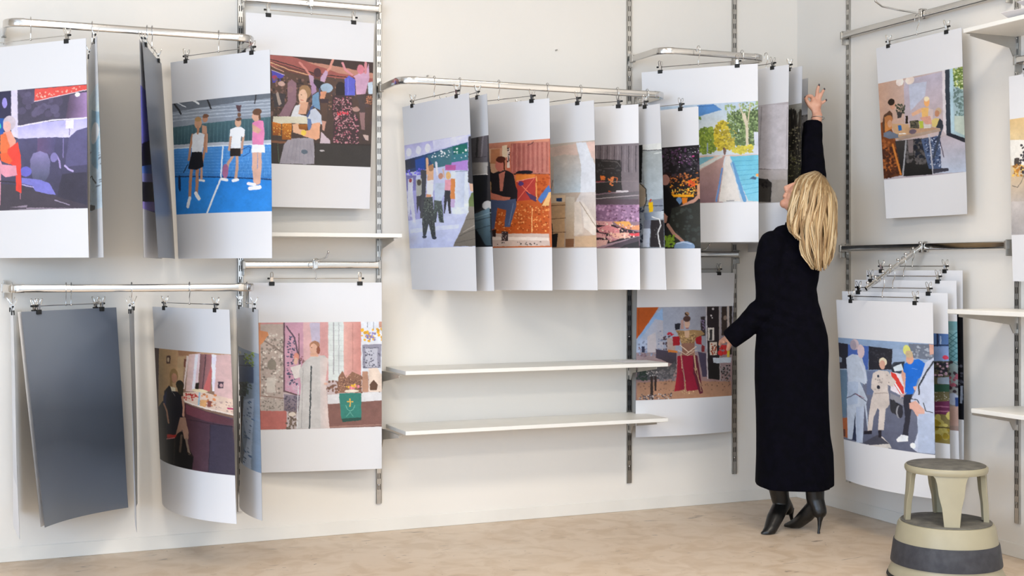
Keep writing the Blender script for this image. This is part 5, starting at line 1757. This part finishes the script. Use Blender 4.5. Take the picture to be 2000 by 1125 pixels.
    # --- hair
    guides=[
     [(-0.453,-0.756,1.665),(-0.494,-0.733,1.648),(-0.517,-0.718,1.622),(-0.522,-0.705,1.573),(-0.537,-0.710,1.513),(-0.577,-0.747,1.451)],
     [(-0.476,-0.811,1.665),(-0.550,-0.813,1.641),(-0.595,-0.821,1.586),(-0.613,-0.819,1.518),(-0.633,-0.811,1.448),(-0.634,-0.832,1.385),(-0.605,-0.866,1.352)],
     [(-0.481,-0.842,1.658),(-0.557,-0.864,1.621),(-0.587,-0.879,1.546),(-0.605,-0.866,1.477),(-0.622,-0.858,1.416),(-0.626,-0.868,1.374),(-0.607,-0.881,1.349)],
     [(-0.483,-0.863,1.649),(-0.548,-0.895,1.592),(-0.575,-0.894,1.504),(-0.597,-0.885,1.423),(-0.602,-0.889,1.342),(-0.596,-0.896,1.273),(-0.569,-0.908,1.224)],
     [(-0.476,-0.865,1.642),(-0.521,-0.912,1.569),(-0.544,-0.913,1.480),(-0.560,-0.912,1.388),(-0.561,-0.917,1.296),(-0.548,-0.922,1.220)],
     [(-0.458,-0.852,1.639),(-0.484,-0.906,1.570),(-0.500,-0.921,1.469),(-0.517,-0.924,1.376),(-0.523,-0.922,1.284),(-0.526,-0.926,1.213)],
     [(-0.435,-0.829,1.636),(-0.433,-0.884,1.558),(-0.441,-0.902,1.459),(-0.454,-0.907,1.354),(-0.475,-0.909,1.273),(-0.492,-0.913,1.222)],
     [(-0.410,-0.796,1.637),(-0.375,-0.832,1.546),(-0.383,-0.851,1.450),(-0.399,-0.865,1.344),(-0.423,-0.877,1.273),(-0.452,-0.886,1.241)],
     [(-0.399,-0.768,1.644),(-0.344,-0.780,1.549),(-0.348,-0.789,1.453),(-0.378,-0.809,1.345),(-0.420,-0.835,1.274)],
     [(-0.404,-0.744,1.662),(-0.359,-0.730,1.583),(-0.365,-0.739,1.467),(-0.405,-0.765,1.370)]]
    def samp(g,t):
        P=[Vector(p) for p in g]; n=len(P)-1; x=min(t*n,n-1e-6); i=int(x); k=x-i; a=P[max(i-1,0)];b=P[i];c=P[i+1];d=P[min(i+2,n)]
        return .5*((2*b)+(c-a)*k+(2*a-5*b+4*c-d)*k*k+(3*b-a-3*c+d)*k**3)
    hr=root('tmp',(0,0,0),None,None); bpy.data.objects.remove(hr)
    mb=MB(); T=14; G=[]
    for gi in range(0,len(guides)-1):
        for q in range(5):
            w_=q/5 if gi!=2 else q/5*.999; G.append([samp(guides[gi],t/T)*(1-w_)+samp(guides[gi+1],t/T)*w_ for t in range(T+1)])
    cen=Vector((-0.473,-0.791,1.439))
    rows=[[p+(Vector((cen.x,cen.y,p.z))-p)*.14 for p in g] for g in G]
    fs=[];n=T+1
    for i in range(len(rows)-1):
        for j in range(T):
            if 10<=i<15 and j>8: continue      # parting between the front lock and the back length
            fs.append((i*n+j,(i+1)*n+j,(i+1)*n+j+1,i*n+j+1))
    mb.add([p for g in rows for p in g],fs)
    rnd=random.Random(7); LK=[]
    for k in range(620):
        x=rnd.random()*(len(guides)-1.001); gi=int(x); w_=x-gi; L_=rnd.uniform(.84,1.05); jit=Vector((rnd.gauss(0,.0022),rnd.gauss(0,.0022),0)); lk=round(x*3.3)/3.3; ph=(lk*7.3)%6.28+rnd.uniform(-.3,.3); am=.0045+.004*math.sin(lk*5.1)+rnd.uniform(-.001,.001); x_l=min(max(lk,0),len(guides)-1.002); LK.append(lk)
        pts=[]; rad=[]; dep=rnd.uniform(0,.07)
        for t in range(T+1):
            tt=min(t/T*L_,1.0); ww=w_+((x_l-gi)-w_)*.45*tt if 0<=x_l-gi<=1 else w_
            if gi==2: ww=w_*(1-max(0,tt-.45)/.55) if w_<.45 else w_+(1-w_)*max(0,tt-.45)/.55
            p=samp(guides[gi],tt)*(1-ww)+samp(guides[gi+1],tt)*ww
            if L_>1 and t==T: p=p-UZ*(L_-1)*.25
            p=p+(Vector((cen.x,cen.y,p.z))-p)*dep+jit*(.3+t/T)+(CR*(am*math.sin(ph+t*.85))-CV*(am*.6*math.cos(ph+t*.85)))*min(1,t/5)
            pts.append(p); rad.append(.0032*(1-.75*(t/T)**2.5)+.0004)
        mb.tube(pts,rad,[q*.5 for q in rad],n=5)
    o=mb.build('hair',hair_mat(),r,auto=False)
    me=o.data; cl=np.ones((len(me.vertices),4),'f'); nb=len(G)*(T+1); tones=[lin(h) for h in('#7c5f40','#987650','#ab8a60','#c4a67a','#d6bd96','#e0cca8')]
    cl[:nb,:3]=lin('#6e5030')
    for k in range(620):
        s0=nb+k*(T+1)*5; q=min(.999,max(0,.5+.36*math.sin(LK[k]*9.7)+rnd.gauss(0,.22))); c=np.array(tones[int(q*len(tones))])
        for t in range(T+1):
            f_=.42+.58*min(1,t/6.0); cl[s0+t*5:s0+t*5+5,:3]=c*f_
    a=me.color_attributes.new('Col','FLOAT_COLOR','POINT'); a.data.foreach_set('color',cl.ravel())
    # --- boots
    def boot(chain,foot,heel_top,heel_bot,label):
        mb=MB(); mb.chain([(Vector(p),q) for p,q in chain]); mb.chain([(Vector(p),q) for p,q in foot],flat=.9)
        b=remeshed(mb,'boot',M['leather'],r,.004,.5,4,floor=.004)
        mb=MB(); a=Vector(heel_top); c=Vector(heel_bot); c.z=.003; pts=[a,a*.6+c*.4,a*.25+c*.75,c+Vector((0,0,.012)),c]; mb.tube(pts,[.020,.010,.0062,.0056,.0066],n=12)
        h=mb.build('heel',M['leather'],r); h.parent=b
    boot([((-0.586,-0.678,0.284),.052),((-0.586,-0.678,0.201),.047),((-0.571,-0.674,0.139),.042),((-0.519,-0.647,0.090),.034)],
         [((-0.559,-0.668,0.114),.040),((-0.630,-0.714,0.062),.038),((-0.671,-0.740,0.021),.031),((-0.694,-0.747,0.008),.024),((-0.712,-0.745,0.004),.014)],(-0.494,-0.641,0.083),(-0.474,-0.633,0.000),'')
    boot([((-0.468,-0.793,0.294),.050),((-0.466,-0.794,0.211),.045),((-0.464,-0.795,0.152),.041),((-0.459,-0.819,0.101),.035)],
         [((-0.460,-0.797,0.128),.040),((-0.481,-0.755,0.075),.038),((-0.492,-0.707,0.032),.031),((-0.507,-0.679,0.018),.023),((-0.522,-0.651,0.009),.013)],(-0.460,-0.829,0.091),(-0.475,-0.837,0.000),'')
def hair_mat():
    m=bpy.data.materials.new('blonde_hair'); m.use_nodes=True; t=m.node_tree; N=t.nodes; L=t.links; b=N['Principled BSDF']
    tc=N.new('ShaderNodeTexCoord'); mp=N.new('ShaderNodeMapping'); mp.inputs['Scale'].default_value=(70,70,5); L.new(tc.outputs['Object'],mp.inputs['Vector'])
    n=N.new('ShaderNodeTexNoise'); n.inputs['Scale'].default_value=1.0; n.inputs['Detail'].default_value=3; L.new(mp.outputs['Vector'],n.inputs['Vector'])
    r=N.new('ShaderNodeValToRGB'); e=r.color_ramp.elements; e[0].position=.32; e[0].color=(*lin('#7a5c38'),1); e[1].position=.62; e[1].color=(*lin('#d4b888'),1); k=e.new(.47); k.color=(*lin('#b08e5e'),1)
    L.new(n.outputs['Fac'],r.inputs['Fac']); 
    at_=N.new('ShaderNodeAttribute'); at_.attribute_name='Col'; mx=N.new('ShaderNodeMix'); mx.data_type='RGBA'; mx.inputs[0].default_value=.7; L.new(r.outputs['Color'],mx.inputs[6]); L.new(at_.outputs['Color'],mx.inputs[7])
    L.new(mx.outputs[2],b.inputs['Base Color']); b.inputs['Roughness'].default_value=.42; b.inputs['Specular IOR Level'].default_value=.35
    return m
woman()
for o in bpy.data.objects:
    if '_abs' in o: del o['_abs']
